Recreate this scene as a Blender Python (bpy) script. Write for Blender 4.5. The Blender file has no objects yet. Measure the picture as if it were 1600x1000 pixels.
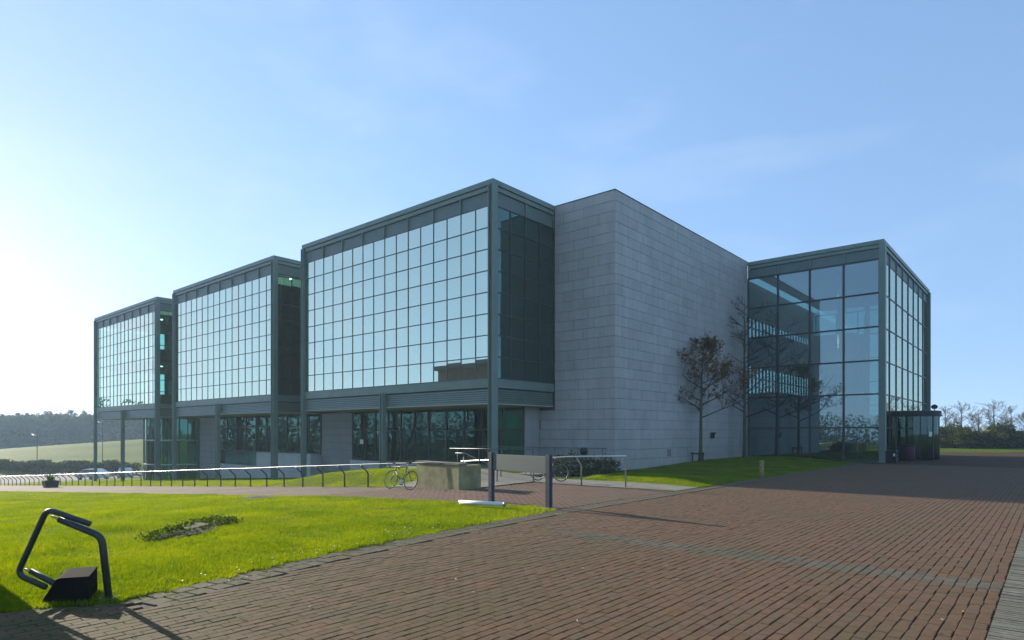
import bpy, math, random
import numpy as np
R = math.radians
random.seed(11); rng = np.random.default_rng(5)
sc = bpy.context.scene
C = sc.collection

# ------------------------------------------------------------------ camera
# building axes: x along the glass fronts, y into the building, z up
CX, CY, CH = 19.83, -21.79, 1.85
cam = bpy.data.objects.new('camera', bpy.data.cameras.new('camera'))
C.objects.link(cam); sc.camera = cam
cam.location = (CX, CY, CH); cam.rotation_euler = (R(90), 0, math.asin(.6504))
cam.data.sensor_width = 36; cam.data.lens = 36*992.6/1600
cam.data.shift_y = .11; cam.data.clip_end = 4000; cam.data.clip_start = .05

# ------------------------------------------------------------------ light
SUN_EL = R(17.0)
SUN_M = .008                                  # the sun all but grazes the fronts
sdir = np.array([-1.0, SUN_M, 0]); sdir /= np.linalg.norm(sdir)
wd = bpy.data.worlds.new('World'); sc.world = wd; wd.use_nodes = True
nt = wd.node_tree; bgn = nt.nodes['Background']
sky = nt.nodes.new('ShaderNodeTexSky'); sky.sky_type = 'NISHITA'; sky.sun_disc = False
sky.sun_elevation = SUN_EL
sky.sun_rotation = math.atan2(sdir[0], sdir[1])          # measured from +Y towards +X
sky.air_density = 1.0; sky.dust_density = .2; sky.ozone_density = 2.2; sky.altitude = 0
tcw = nt.nodes.new('ShaderNodeTexCoord'); va = nt.nodes.new('ShaderNodeVectorMath'); va.operation = 'ADD'; va.inputs[1].default_value = (0, 0, .24)
vn = nt.nodes.new('ShaderNodeVectorMath'); vn.operation = 'NORMALIZE'      # look a little higher into the sky model: a clear day with a weak horizon band
nt.links.new(tcw.outputs['Generated'], va.inputs[0]); nt.links.new(va.outputs[0], vn.inputs[0]); nt.links.new(vn.outputs[0], sky.inputs[0])
cm = nt.nodes.new('ShaderNodeMapping'); cm.inputs['Scale'].default_value = (1.2, 3.4, 7.0); cm.inputs['Rotation'].default_value = (0, .25, .7)
cn = nt.nodes.new('ShaderNodeTexNoise'); cn.inputs['Scale'].default_value = 1.3; cn.inputs['Detail'].default_value = 7; cn.inputs['Roughness'].default_value = .55
cr_ = nt.nodes.new('ShaderNodeValToRGB'); cr_.color_ramp.elements[0].position = .50; cr_.color_ramp.elements[1].position = .80; cr_.color_ramp.elements[1].color = (.17, .17, .17, 1)
cx_ = nt.nodes.new('ShaderNodeMix'); cx_.data_type = 'RGBA'; cx_.inputs[7].default_value = (3.6, 3.9, 4.1, 1)      # thin high cloud
nt.links.new(tcw.outputs['Generated'], cm.inputs['Vector']); nt.links.new(cm.outputs[0], cn.inputs['Vector']); nt.links.new(cn.outputs[0], cr_.inputs[0])
gm = nt.nodes.new('ShaderNodeGamma'); gm.inputs[1].default_value = .68                 # soft shoulder over the whole sky
hs = nt.nodes.new('ShaderNodeHueSaturation'); hs.inputs['Saturation'].default_value = 1.25; hs.inputs['Value'].default_value = 1.5
nt.links.new(sky.outputs[0], gm.inputs[0]); nt.links.new(gm.outputs[0], hs.inputs['Color'])
nt.links.new(cr_.outputs[0], cx_.inputs[0]); tn = nt.nodes.new('ShaderNodeMix'); tn.data_type = 'RGBA'; tn.blend_type = 'MULTIPLY'; tn.inputs[0].default_value = 1; tn.inputs[7].default_value = (1.05, .98, 1.0, 1)
nt.links.new(hs.outputs[0], tn.inputs[6]); nt.links.new(tn.outputs[2], cx_.inputs[6]); nt.links.new(cx_.outputs[2], bgn.inputs[0]); bgn.inputs[1].default_value = .15
sl = bpy.data.lights.new('sun', 'SUN'); sl.energy = 4.6; sl.angle = R(.53); sl.color = (1, .90, .74)
so = bpy.data.objects.new('sun', sl); C.objects.link(so)
tv = np.array([-sdir[0]*math.cos(SUN_EL), -sdir[1]*math.cos(SUN_EL), -math.sin(SUN_EL)])
from mathutils import Vector, Matrix
so.rotation_euler = Vector(tv).to_track_quat('-Z', 'Y').to_euler(); so.location = (-40, -30, 40)
sc.view_settings.view_transform = 'Standard'; sc.view_settings.look = 'None'
sc.view_settings.exposure = 1.05; sc.view_settings.gamma = 1
sc.cycles.max_bounces = 10; sc.cycles.transparent_max_bounces = 24
sc.cycles.caustics_reflective = False; sc.cycles.caustics_refractive = False
sc.cycles.use_denoising = True
sc.cycles.volume_bounces = 0

# ------------------------------------------------------------------ pixel helpers (1600x1000 frame)
def at(px, Y):
    X = (px-800)/992.6*Y
    return CX+X*.7596-Y*.6504, CY+X*.6504+Y*.7596
def sstep(a, b, v):
    t = np.clip((v-a)/(b-a), 0, 1); return t*t*(3-2*t)
def g(x, y):
    """height of the ground"""
    x = np.asarray(x, float); y = np.asarray(y, float)
    t = 4.5-np.maximum(x, -82)
    z = -.053*(np.sqrt(t*t+4)+t)/2
    far = sstep(-84, -160, x)
    z = z+3.1*far + sstep(-88, -150, x)*np.clip(.07*(y-23), -3, 3.0)
    z = z + .5*sstep(-95, -105, x)*np.sin(x*.11+y*.03)*sstep(-160, -120, x)
    z = z - sstep(-165, -260, x)*3
    # bank between the rail and the first wing
    z = z + .58*np.exp(-((x+3.5)/6.5)**4)*np.exp(-((y+2.2)/3.0)**4)
    # grass rising to the foot of the stone wall
    z = z + .30*sstep(10.6, 6.0, x)*sstep(3, 16, y)*sstep(2, 4, x)*sstep(30, 24, y)
    z = z + .20*np.exp(-((x-7.6)/2.6)**4)*np.exp(-((y-.6)/2.0)**4)
    return z

# ------------------------------------------------------------------ materials
MATS = {}
def new_mat(name):
    m = bpy.data.materials.new(name); m.use_nodes = True; MATS[name] = m
    return m, m.node_tree.nodes, m.node_tree.links, m.node_tree.nodes['Principled BSDF']
def ramp(n, cols):
    r = n.new('ShaderNodeValToRGB'); e = r.color_ramp.elements
    while len(e) < len(cols): e.new(.5)
    for k, (p, c) in enumerate(cols): e[k].position = p; e[k].color = (*c, 1)
    return r
def noise(n, l, scale, detail=4, rough=.55, coord='Object', vec=None, stretch=None):
    t = n.new('ShaderNodeTexNoise'); t.inputs['Scale'].default_value = scale
    t.inputs['Detail'].default_value = detail; t.inputs['Roughness'].default_value = rough
    if vec is None:
        tc = n.new('ShaderNodeTexCoord'); vec = tc.outputs[coord]
    if stretch:
        mp = n.new('ShaderNodeMapping'); mp.inputs['Scale'].default_value = stretch
        l.new(vec, mp.inputs['Vector']); vec = mp.outputs[0]
    l.new(vec, t.inputs['Vector']); return t
def mixc(n, l, a, b, fac, typ='MIX'):
    m = n.new('ShaderNodeMix'); m.data_type = 'RGBA'; m.blend_type = typ
    for s, v in ((m.inputs[6], a), (m.inputs[7], b)):
        if isinstance(v, tuple): s.default_value = (*v, 1)
        else: l.new(v, s)
    if isinstance(fac, (int, float)): m.inputs[0].default_value = fac
    else: l.new(fac, m.inputs[0])
    return m.outputs[2]
def geo_pos(n): return n.new('ShaderNodeNewGeometry').outputs['Position']
def simple(name, col, rough=.5, metal=0, var=.0, nscale=3, bump=0, bscale=40, spec=.5):
    m, n, l, b = new_mat(name)
    b.inputs['Roughness'].default_value = rough; b.inputs['Metallic'].default_value = metal
    b.inputs['Specular IOR Level'].default_value = spec
    b.inputs['Base Color'].default_value = (*col, 1)
    if var:
        t = noise(n, l, nscale, 6, .65, vec=geo_pos(n))
        r = ramp(n, [(.3, tuple(c*(1-var) for c in col)), (.7, tuple(min(1, c*(1+var)) for c in col))])
        l.new(t.outputs[0], r.inputs[0]); l.new(r.outputs[0], b.inputs['Base Color'])
    if bump:
        t2 = noise(n, l, bscale, 5, .6, vec=geo_pos(n)); bp = n.new('ShaderNodeBump')
        bp.inputs['Strength'].default_value = bump; bp.inputs['Distance'].default_value = .02
        l.new(t2.outputs[0], bp.inputs['Height']); l.new(bp.outputs[0], b.inputs['Normal'])
    return m
simple('frame', (.15, .215, .185), .42, .0, .12, .9, .04, 25)
simple('frame_dark', (.035, .04, .042), .45, 0, .15, 2)
simple('mullion', (.085, .088, .085), .45, 0, .15, 2)
simple('header', (.12, .165, .155), .5, 0, .12, .7)
simple('louvre', (.145, .21, .18), .45, 0, .1, 1.2)
simple('soffit', (.42, .42, .36), .8, 0, .1, 1)
simple('interior', (.20, .25, .23), .9)
simple('interior_light', (.25, .27, .26), .9, 0, .08, .5)
simple('interior_wood', (.28, .19, .11), .7, 0, .15, 1.5)
simple('roofing', (.12, .12, .125), .9)
simple('concrete', (.175, .163, .128), .92, 0, .22, 1.1, .35, 30)
simple('plinth', (.50, .52, .50), .85, 0, .10, 1.3, .15, 30)
simple('steel', (.33, .33, .32), .42, 1.0, .06, 6)
simple('steel_bright', (.66, .66, .64), .3, 1.0, .06, 6)
simple('rail_grey', (.08, .085, .085), .45, 0, .1, 5)
simple('steel_dull', (.34, .35, .36), .42, .85, .12, 5)
simple('dark_tube', (.035, .045, .045), .38, .35, .3, 8, .1, 60)
simple('black_plastic', (.008, .008, .009), .6, spec=.25)
simple('black_paint', (.018, .018, .02), .5, 0, .3, 6)
simple('soot', (.004, .004, .004), .95, 0, .3, 6, .2, 40, .05)
simple('maroon', (.055, .010, .032), .5, 0, .1, 4, spec=.3)
simple('navy', (.022, .028, .055), .42, .2, .2, 4)
simple('sign_grey', (.062, .080, .080), .5, 0, .07, 2.5)
simple('white_tube', (.75, .74, .70), .35, 0, .1, 3)
simple('white_paint', (.78, .78, .77), .4)
simple('car_white', (.72, .73, .74), .22, .1)
simple('car_silver', (.50, .52, .55), .25, .5)
simple('tyre', (.02, .02, .02), .85)
simple('bark', (.045, .038, .03), .9, 0, .35, 9, .6, 45)
simple('bark_green', (.085, .095, .05), .9, 0, .35, 9, .6, 45)
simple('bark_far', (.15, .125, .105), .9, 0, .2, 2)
simple('wood_post', (.30, .20, .08), .8, 0, .3, 10, .4, 40)
simple('stake', (.09, .065, .045), .9, 0, .2, 6)
simple('soil', (.042, .031, .020), .95, 0, .45, 7, .8, 25)
simple('rusty_plate', (.115, .072, .032), .8, 0, .3, 6, .4, 30)
simple('asphalt', (.055, .056, .058), .9, 0, .2, .8, .2, 60)
simple('paper', (.8, .8, .78), .7)
simple('stone_far', (.20, .20, .21), .9, 0, .15, .3)
simple('brick_red', (.15, .085, .065), .9, 0, .2, .4)

def stone_mat(name, use_obj):
    m, n, l, b = new_mat(name)
    pos = geo_pos(n)
    t = noise(n, l, 1.2, 7, .62, vec=pos); t2 = noise(n, l, .22, 4, .5, vec=pos, stretch=(1, 1, .35))
    r = ramp(n, [(.2, (.40, .385, .375)), (.5, (.465, .445, .43)), (.8, (.515, .495, .475))])
    if use_obj:
        oi = n.new('ShaderNodeObjectInfo').outputs['Random']
    else:
        a = n.new('ShaderNodeAttribute'); a.attribute_name = 'rnd'; oi = a.outputs['Fac']
    mm = n.new('ShaderNodeMath'); mm.operation = 'MULTIPLY_ADD'; mm.inputs[1].default_value = .28; mm.inputs[2].default_value = -.14
    l.new(oi, mm.inputs[0]); ad = n.new('ShaderNodeMath'); ad.operation = 'ADD'
    l.new(mm.outputs[0], ad.inputs[0]); l.new(t.outputs[0], ad.inputs[1]); l.new(ad.outputs[0], r.inputs[0])
    r2 = ramp(n, [(.35, (.90, .90, .90)), (.62, (1, 1, 1))]); l.new(t2.outputs[0], r2.inputs[0])
    c0 = mixc(n, l, r.outputs[0], r2.outputs[0], 1.0, 'MULTIPLY')
    # rain streaks running down from the coping
    t5 = noise(n, l, 3.0, 5, .7, vec=pos, stretch=(1, 1, .045))
    r5 = ramp(n, [(.42, (.80, .80, .79)), (.60, (1, 1, 1))]); l.new(t5.outputs[0], r5.inputs[0])
    c0 = mixc(n, l, c0, r5.outputs[0], .45, 'MULTIPLY')
    # algae stain low down with its own ragged edge
    sx = n.new('ShaderNodeSeparateXYZ'); l.new(pos, sx.inputs[0])
    t3 = noise(n, l, .7, 5, .6, vec=pos)
    md = n.new('ShaderNodeMath'); md.operation = 'MULTIPLY_ADD'; md.inputs[1].default_value = 4.5
    l.new(t3.outputs[0], md.inputs[0]); l.new(sx.outputs[2], md.inputs[2])
    r3 = ramp(n, [(.0, (1, 1, 1)), (1, (0, 0, 0))])
    mr = n.new('ShaderNodeMapRange'); mr.inputs[1].default_value = 2.2; mr.inputs[2].default_value = 4.6
    l.new(md.outputs[0], mr.inputs[0]); l.new(mr.outputs[0], r3.inputs[0])
    mf = n.new('ShaderNodeMath'); mf.operation = 'MULTIPLY'; mf.inputs[1].default_value = .45; l.new(r3.outputs[0], mf.inputs[0])
    l.new(mixc(n, l, c0, (.20, .235, .17), mf.outputs[0]), b.inputs['Base Color'])
    b.inputs['Roughness'].default_value = .62
    t4 = noise(n, l, 30, 4, .6, vec=pos); bp = n.new('ShaderNodeBump'); bp.inputs['Strength'].default_value = .18
    bp.inputs['Distance'].default_value = .01; l.new(t4.outputs[0], bp.inputs['Height']); l.new(bp.outputs[0], b.inputs['Normal'])
stone_mat('stone', True); stone_mat('stone_joined', False)
simple('stone_joint', (.07, .07, .07), .9)

def paver_mat(name, use_obj, cols, stain=(.112, .080, .040)):
    m, n, l, b = new_mat(name); pos = geo_pos(n)
    if use_obj: oi = n.new('ShaderNodeObjectInfo').outputs['Random']
    else:
        a = n.new('ShaderNodeAttribute'); a.attribute_name = 'rnd'; oi = a.outputs['Fac']
    r = ramp(n, cols); l.new(oi, r.inputs[0])
    t = noise(n, l, 14, 6, .7, vec=pos); r2 = ramp(n, [(.3, (.62, .62, .62)), (.7, (1.2, 1.2, 1.2))]); l.new(t.outputs[0], r2.inputs[0])
    c0 = mixc(n, l, r.outputs[0], r2.outputs[0], 1, 'MULTIPLY')
    t3 = noise(n, l, .55, 6, .62, vec=pos); r3 = ramp(n, [(.42, (0, 0, 0)), (.68, (.75, .75, .75))]); l.new(t3.outputs[0], r3.inputs[0])
    c1 = mixc(n, l, c0, stain, r3.outputs[0])
    # ragged moss and dirt, painted darker towards the lawn corner for the shadow there
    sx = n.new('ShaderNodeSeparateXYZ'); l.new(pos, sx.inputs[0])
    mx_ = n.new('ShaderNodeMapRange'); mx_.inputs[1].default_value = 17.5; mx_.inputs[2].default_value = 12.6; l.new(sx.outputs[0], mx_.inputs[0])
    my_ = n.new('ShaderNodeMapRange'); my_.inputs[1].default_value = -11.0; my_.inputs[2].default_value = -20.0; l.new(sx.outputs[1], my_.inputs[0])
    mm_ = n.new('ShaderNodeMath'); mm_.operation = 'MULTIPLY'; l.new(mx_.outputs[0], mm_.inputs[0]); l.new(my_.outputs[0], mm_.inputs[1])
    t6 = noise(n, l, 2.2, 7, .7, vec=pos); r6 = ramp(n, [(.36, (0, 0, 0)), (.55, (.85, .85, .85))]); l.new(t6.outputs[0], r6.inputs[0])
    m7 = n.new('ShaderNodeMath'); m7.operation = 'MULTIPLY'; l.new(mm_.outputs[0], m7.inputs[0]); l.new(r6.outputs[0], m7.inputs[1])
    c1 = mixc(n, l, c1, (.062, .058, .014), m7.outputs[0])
    t7 = noise(n, l, 1.3, 8, .75, vec=pos); r7 = ramp(n, [(.60, (0, 0, 0)), (.72, (.55, .55, .55))]); l.new(t7.outputs[0], r7.inputs[0])
    c1 = mixc(n, l, c1, (.045, .038, .022), r7.outputs[0])
    l.new(c1, b.inputs['Base Color']); b.inputs['Roughness'].default_value = .9; b.inputs['Specular IOR Level'].default_value = .2
    t4 = noise(n, l, 120, 4, .6, vec=pos); bp = n.new('ShaderNodeBump'); bp.inputs['Strength'].default_value = .3
    bp.inputs['Distance'].default_value = .006; l.new(t4.outputs[0], bp.inputs['Height']); l.new(bp.outputs[0], b.inputs['Normal'])
BR = [(0, (.128, .070, .036)), (.3, (.158, .084, .044)), (.55, (.146, .090, .052)), (.8, (.172, .088, .048)), (1, (.132, .086, .056))]
GR = [(0, (.115, .088, .058)), (.5, (.128, .105, .072)), (1, (.14, .118, .082))]
RD = [(0, (.15, .085, .055)), (.5, (.19, .105, .07)), (1, (.18, .12, .085))]
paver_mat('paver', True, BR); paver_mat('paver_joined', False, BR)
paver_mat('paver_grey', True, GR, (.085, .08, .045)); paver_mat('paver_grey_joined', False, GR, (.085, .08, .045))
paver_mat('paver_red_joined', False, RD, (.125, .098, .065))
paver_mat('kerb_stone', False, [(0, (.15, .138, .098)), (.5, (.185, .168, .122)), (1, (.22, .20, .15))], (.12, .105, .07))

def glass_mat(name, tint, refl, gcol=(.9, .95, .96), rough=.0):
    m, n, l, b = new_mat(name); n.remove(b); out = n['Material Output']
    tr = n.new('ShaderNodeBsdfTransparent'); tr.inputs[0].default_value = (*tint, 1)
    gl = n.new('ShaderNodeBsdfGlossy'); gl.inputs['Roughness'].default_value = rough; gl.inputs['Color'].default_value = (*gcol, 1)
    fr = n.new('ShaderNodeFresnel'); fr.inputs[0].default_value = 1.5
    mt = n.new('ShaderNodeMath'); mt.operation = 'MULTIPLY_ADD'; mt.inputs[1].default_value = 1-refl; mt.inputs[2].default_value = refl
    l.new(fr.outputs[0], mt.inputs[0])
    mx = n.new('ShaderNodeMixShader'); l.new(mt.outputs[0], mx.inputs[0]); l.new(tr.outputs[0], mx.inputs[1]); l.new(gl.outputs[0], mx.inputs[2])
    l.new(mx.outputs[0], out.inputs[0])
glass_mat('glass', (.38, .60, .54), .70, (.80, .87, .71))
glass_mat('glass_hall', (.50, .68, .66), .20, (.80, .93, .97))
glass_mat('lobby_glass', (.16, .33, .31), .07, (.6, .8, .8))
glass_mat('glass_side', (.50, .86, .75), .15, (.42, .82, .74))
simple('pier_stone', (.27, .275, .27), .7, 0, .08, 1.5, .1, 30)  # darker copy of the stone: shade under the wings put into its colour
glass_mat('glass_ground', (.42, .82, .70), .085, (.40, .84, .74))
m, n, l, b = new_mat('lamp_glow'); b.inputs['Emission Color'].default_value = (1, .95, .85, 1); b.inputs['Emission Strength'].default_value = 5

def grass_mat(name, a, bcol, c, trans):
    m, n, l, b = new_mat(name); out = n['Material Output']; pos = geo_pos(n)
    t = noise(n, l, .7, 6, .65, vec=pos); t2 = noise(n, l, 4.5, 6, .75, vec=pos, stretch=(1, 2.2, 1))
    r = ramp(n, [(.34, a), (.5, bcol), (.68, c)]); ad = n.new('ShaderNodeMath'); ad.operation = 'ADD'
    m1 = n.new('ShaderNodeMath'); m1.operation = 'MULTIPLY'; m1.inputs[1].default_value = .5
    m2 = n.new('ShaderNodeMath'); m2.operation = 'MULTIPLY'; m2.inputs[1].default_value = .5
    l.new(t.outputs[0], m1.inputs[0]); l.new(t2.outputs[0], m2.inputs[0]); l.new(m1.outputs[0], ad.inputs[0]); l.new(m2.outputs[0], ad.inputs[1])
    t8 = noise(n, l, 55, 3, .6, vec=pos); m8 = n.new('ShaderNodeMath'); m8.operation = 'MULTIPLY_ADD'; m8.inputs[1].default_value = .5; m8.inputs[2].default_value = -.25
    l.new(t8.outputs[0], m8.inputs[0]); a8 = n.new('ShaderNodeMath'); a8.operation = 'ADD'; l.new(ad.outputs[0], a8.inputs[0]); l.new(m8.outputs[0], a8.inputs[1])
    l.new(a8.outputs[0], r.inputs[0])
    b.inputs['Roughness'].default_value = .8; b.inputs['Specular IOR Level'].default_value = .03
    l.new(r.outputs[0], b.inputs['Base Color'])
    if trans:
        tl = n.new('ShaderNodeBsdfTranslucent'); mx = n.new('ShaderNodeMixShader'); mx.inputs[0].default_value = trans
        c2 = mixc(n, l, r.outputs[0], (1.9, 1.7, .5), 1, 'MULTIPLY')
        l.new(c2, tl.inputs[0]); l.new(b.outputs[0], mx.inputs[1]); l.new(tl.outputs[0], mx.inputs[2]); l.new(mx.outputs[0], out.inputs[0])
    else:
        t9 = noise(n, l, .09, 7, .68, vec=pos, stretch=(1, .45, 1)); r9 = ramp(n, [(.36, (.66, .80, .6)), (.52, (1, 1.05, .9)), (.68, (1.15, 1.15, .9))]); l.new(t9.outputs[0], r9.inputs[0])
        l.new(mixc(n, l, r.outputs[0], r9.outputs[0], 1, 'MULTIPLY'), b.inputs['Base Color'])
        t3 = noise(n, l, 45, 5, .7, vec=pos); bp = n.new('ShaderNodeBump'); bp.inputs['Strength'].default_value = .6
        bp.inputs['Distance'].default_value = .05; l.new(t3.outputs[0], bp.inputs['Height']); l.new(bp.outputs[0], b.inputs['Normal'])
grass_mat('ground_grass', (.050, .082, .003), (.09, .122, .004), (.15, .150, .010), 0)
grass_mat('blades', (.050, .105, .001), (.140, .210, .001), (.27, .300, .004), .5)
grass_mat('weed', (.028, .055, .006), (.045, .08, .010), (.07, .11, .016), .3)
grass_mat('shrub_leaf', (.03, .05, .02), (.05, .07, .025), (.10, .11, .05), .3)
grass_mat('hedge_leaf', (.03, .045, .018), (.05, .065, .02), (.08, .085, .03), .25)
grass_mat('yellow_leaf', (.14, .17, .02), (.2, .22, .03), (.25, .25, .04), .4)
grass_mat('wood_leaf', (.075, .115, .11), (.09, .13, .12), (.105, .145, .12), .1)  # leaf colour paled and blued, carrying part of the distance haze
grass_mat('brown_leaf', (.10, .058, .022), (.15, .085, .03), (.20, .115, .04), .35)
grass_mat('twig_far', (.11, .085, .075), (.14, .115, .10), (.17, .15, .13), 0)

# ------------------------------------------------------------------ object helpers
def obj(name, me, parent=None, loc=None, rot=None, **kw):
    o = bpy.data.objects.new(name, me); C.objects.link(o)
    if parent is not None: o.parent = parent
    if loc is not None: o.location = loc
    if rot is not None: o.rotation_euler = rot
    for k, v in kw.items(): o[k] = v
    return o
def thing(name, label, cat, loc=(0, 0, 0), group=None, rz=0):
    o = obj(name, None, None, loc, (0, 0, rz)); o['label'] = label; o['category'] = cat
    o.empty_display_size = .1
    if group: o['group'] = group
    return o
class MB:
    def __init__(s): s.v = []; s.f = []; s.r = []
    def add(s, vs, fs, rnd=0):
        k = len(s.v); s.v.extend(vs); s.f.extend([tuple(i+k for i in f) for f in fs]); s.r.extend([rnd]*len(vs))
    def box(s, x0, x1, y0, y1, z0, z1, rnd=0):
        s.add([(x0, y0, z0), (x1, y0, z0), (x1, y1, z0), (x0, y1, z0), (x0, y0, z1), (x1, y0, z1), (x1, y1, z1), (x0, y1, z1)],
              [(0, 3, 2, 1), (4, 5, 6, 7), (0, 1, 5, 4), (1, 2, 6, 5), (2, 3, 7, 6), (3, 0, 4, 7)], rnd)
        return s
    def tube(s, pts, rad, n=8, cap=True, rnd=0):
        pts = [Vector(p) for p in pts]
        if not hasattr(rad, '__len__'): rad = [rad]*len(pts)
        vs = []; fs = []
        up = None
        for i, p in enumerate(pts):
            d = (pts[min(i+1, len(pts)-1)]-pts[max(i-1, 0)]).normalized()
            if up is None:
                up = d.cross(Vector((0, 0, 1)) if abs(d.z) < .9 else Vector((1, 0, 0))).normalized()
            up = (up-d*up.dot(d)).normalized(); w = d.cross(up)
            for k in range(n):
                a = 2*math.pi*k/n; q = p+(up*math.cos(a)+w*math.sin(a))*rad[i]; vs.append(tuple(q))
        for i in range(len(pts)-1):
            for k in range(n):
                a = i*n+k; b2 = i*n+(k+1) % n; fs.append((a, b2, b2+n, a+n))
        if cap:
            fs.append(tuple(range(n-1, -1, -1))); fs.append(tuple((len(pts)-1)*n+k for k in range(n)))
        s.add(vs, fs, rnd); return s
    def lathe(s, prof, n=16, c=(0, 0, 0), rnd=0):
        vs = []; fs = []
        for r0, z in prof:
            for k in range(n):
                a = 2*math.pi*k/n; vs.append((c[0]+r0*math.cos(a), c[1]+r0*math.sin(a), c[2]+z))
        for i in range(len(prof)-1):
            for k in range(n):
                a = i*n+k; b2 = i*n+(k+1) % n; fs.append((a, b2, b2+n, a+n))
        s.add(vs, fs, rnd); return s
    def mesh(s, name, mat, smooth=False, rnd=False):
        me = bpy.data.meshes.new(name); me.from_pydata(s.v, [], s.f); me.materials.append(MATS[mat])
        if smooth: me.polygons.foreach_set('use_smooth', [True]*len(me.polygons))
        if rnd:
            at_ = me.attributes.new('rnd', 'FLOAT', 'POINT'); at_.data.foreach_set('value', s.r)
        me.update(); return me
    def build(s, name, mat, parent=None, smooth=False, rnd=False, **kw):
        return obj(name, s.mesh(name, mat, smooth, rnd), parent, **kw)
def rod(pts, rad, name, mat, parent, n=8, smooth=True): return MB().tube(pts, rad, n).build(name, mat, parent, smooth)
def bx(name, mat, parent, x0, x1, y0, y1, z0, z1, **kw): return MB().box(x0, x1, y0, y1, z0, z1).build(name, mat, parent, **kw)
_cache = {}
def slab(mat, sx, sy, sz, bev=0.0):
    """shared box mesh centred on its origin, edges chamfered on all sides when bev is given"""
    k = (mat, round(sx, 3), round(sy, 3), round(sz, 3), bev)
    if k not in _cache:
        a = MB().box(-sx/2, sx/2, -sy/2, sy/2, -sz/2, sz/2)
        me = a.mesh(mat+'_piece', mat)
        if bev:
            import bmesh
            bm = bmesh.new(); bm.from_mesh(me); bmesh.ops.bevel(bm, geom=bm.edges[:], offset=bev, segments=1, affect='EDGES'); bm.to_mesh(me); bm.free()
        _cache[k] = me
    return _cache[k]
def place(name, mat, parent, c, s, bev=0.0, rot=None): return obj(name, slab(mat, s[0], s[1], s[2], bev), parent, c, rot)
def fast_mesh(name, verts, faces, mat, smooth=False):
    """verts (N,3), faces (M,k) numpy"""
    me = bpy.data.meshes.new(name); k = faces.shape[1]
    me.vertices.add(len(verts)); me.vertices.foreach_set('co', verts.astype(np.float32).ravel())
    me.loops.add(faces.size); me.loops.foreach_set('vertex_index', faces.astype(np.int32).ravel())
    me.polygons.add(len(faces)); me.polygons.foreach_set('loop_start', np.arange(0, faces.size, k, dtype=np.int32))
    me.materials.append(MATS[mat]); me.update(calc_edges=True); me.validate()
    if smooth: me.polygons.foreach_set('use_smooth', np.ones(len(faces), bool))
    return me

# ------------------------------------------------------------------ ground
def axis(lo, hi, fine_lo, fine_hi, st):
    a = list(np.arange(fine_lo, fine_hi+1e-6, st)); d = st; v = fine_hi
    while v < hi: d *= 1.25; v += d; a.append(v)
    d = st; v = fine_lo
    while v > lo: d *= 1.25; v -= d; a.insert(0, v)
    return np.array(a)
def grid_mesh(name, xs, ys, zfun, mat):
    XX, YY = np.meshgrid(xs, ys, indexing='ij'); ZZ = zfun(XX, YY)
    v = np.stack([XX, YY, ZZ], -1).reshape(-1, 3); nx, ny = len(xs), len(ys)
    i = np.arange(nx-1)[:, None]*ny+np.arange(ny-1)[None]; i = i.ravel()
    return fast_mesh(name, v, np.stack([i, i+ny, i+ny+1, i+1], -1), mat, True)
EDGE = [(-40, 9.5), (-22, 10.6), (-20.2, 11.5), (-19.3, 12.02), (-18.5, 11.86), (-16.4, 11.4), (-13.5, 11.05), (-9.5, 10.75), (-2, 10.7), (60, 10.9)]
def xe(y): return np.interp(y, [e[0] for e in EDGE], [e[1] for e in EDGE])
def lawn_far(x): return np.interp(x, [-60, -31, 0.3, 5, 8.4, 10.1, 10.8], [-12.5, -12.1, -10.95, -10.35, -9.5, -9.2, -9.45])
def rail_y(x): return np.interp(x, [-60, 5], [-6.75, -6.75])
def ground_z(x, y):
    z = g(x, y)
    paved = (x > xe(y)-.05) | ((y > lawn_far(x)) & (y < -6.6) & (x > -120)) | ((x > 5) & (y > lawn_far(x)) & (y < -3.3))
    return z - .06*paved
gr_xs = axis(-900, 700, -62, 24, .5); gr_ys = axis(-600, 900, -26, 26, .5)
obj('ground', grid_mesh('ground', gr_xs, gr_ys, ground_z, 'ground_grass'), kind='structure')

# plaza bed, path, walkway
def sheet(name, xs, y0f, y1f, n, dz, mat):
    v = []; 
    for x in xs:
        for k in range(n+1):
            y = y0f(x)+(y1f(x)-y0f(x))*k/n; v.append((x, y, float(g(x, y))+dz))
    v = np.array(v); i = (np.arange(len(xs)-1)[:, None]*(n+1)+np.arange(n)[None]).ravel()
    return obj(name, fast_mesh(name, v, np.stack([i, i+n+1, i+n+2, i+1], -1), mat, True), kind='structure')
m, n, l, b = new_mat('path_brick'); pos = geo_pos(n)
bt = n.new('ShaderNodeTexBrick'); bt.inputs['Scale'].default_value = 1; bt.inputs['Brick Width'].default_value = .25; bt.inputs['Row Height'].default_value = .125
bt.inputs['Mortar Size'].default_value = .008; bt.inputs['Color1'].default_value = (.155, .108, .082, 1); bt.inputs['Color2'].default_value = (.20, .15, .12, 1); bt.inputs['Mortar'].default_value = (.09, .08, .065, 1)
l.new(pos, bt.inputs['Vector']); t = noise(n, l, .6, 6, .6, vec=pos); r = ramp(n, [(.35, (.75, .75, .72)), (.7, (1.15, 1.12, 1.08))]); l.new(t.outputs[0], r.inputs[0])
l.new(mixc(n, l, bt.outputs[0], r.outputs[0], 1, 'MULTIPLY'), b.inputs['Base Color']); b.inputs['Roughness'].default_value = .9; b.inputs['Specular IOR Level'].default_value = .15
m, n, l, b = new_mat('plaza_far'); pos = geo_pos(n)
bt = n.new('ShaderNodeTexBrick'); bt.inputs['Scale'].default_value = 1; bt.inputs['Brick Width'].default_value = .25; bt.inputs['Row Height'].default_value = .25
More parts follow.
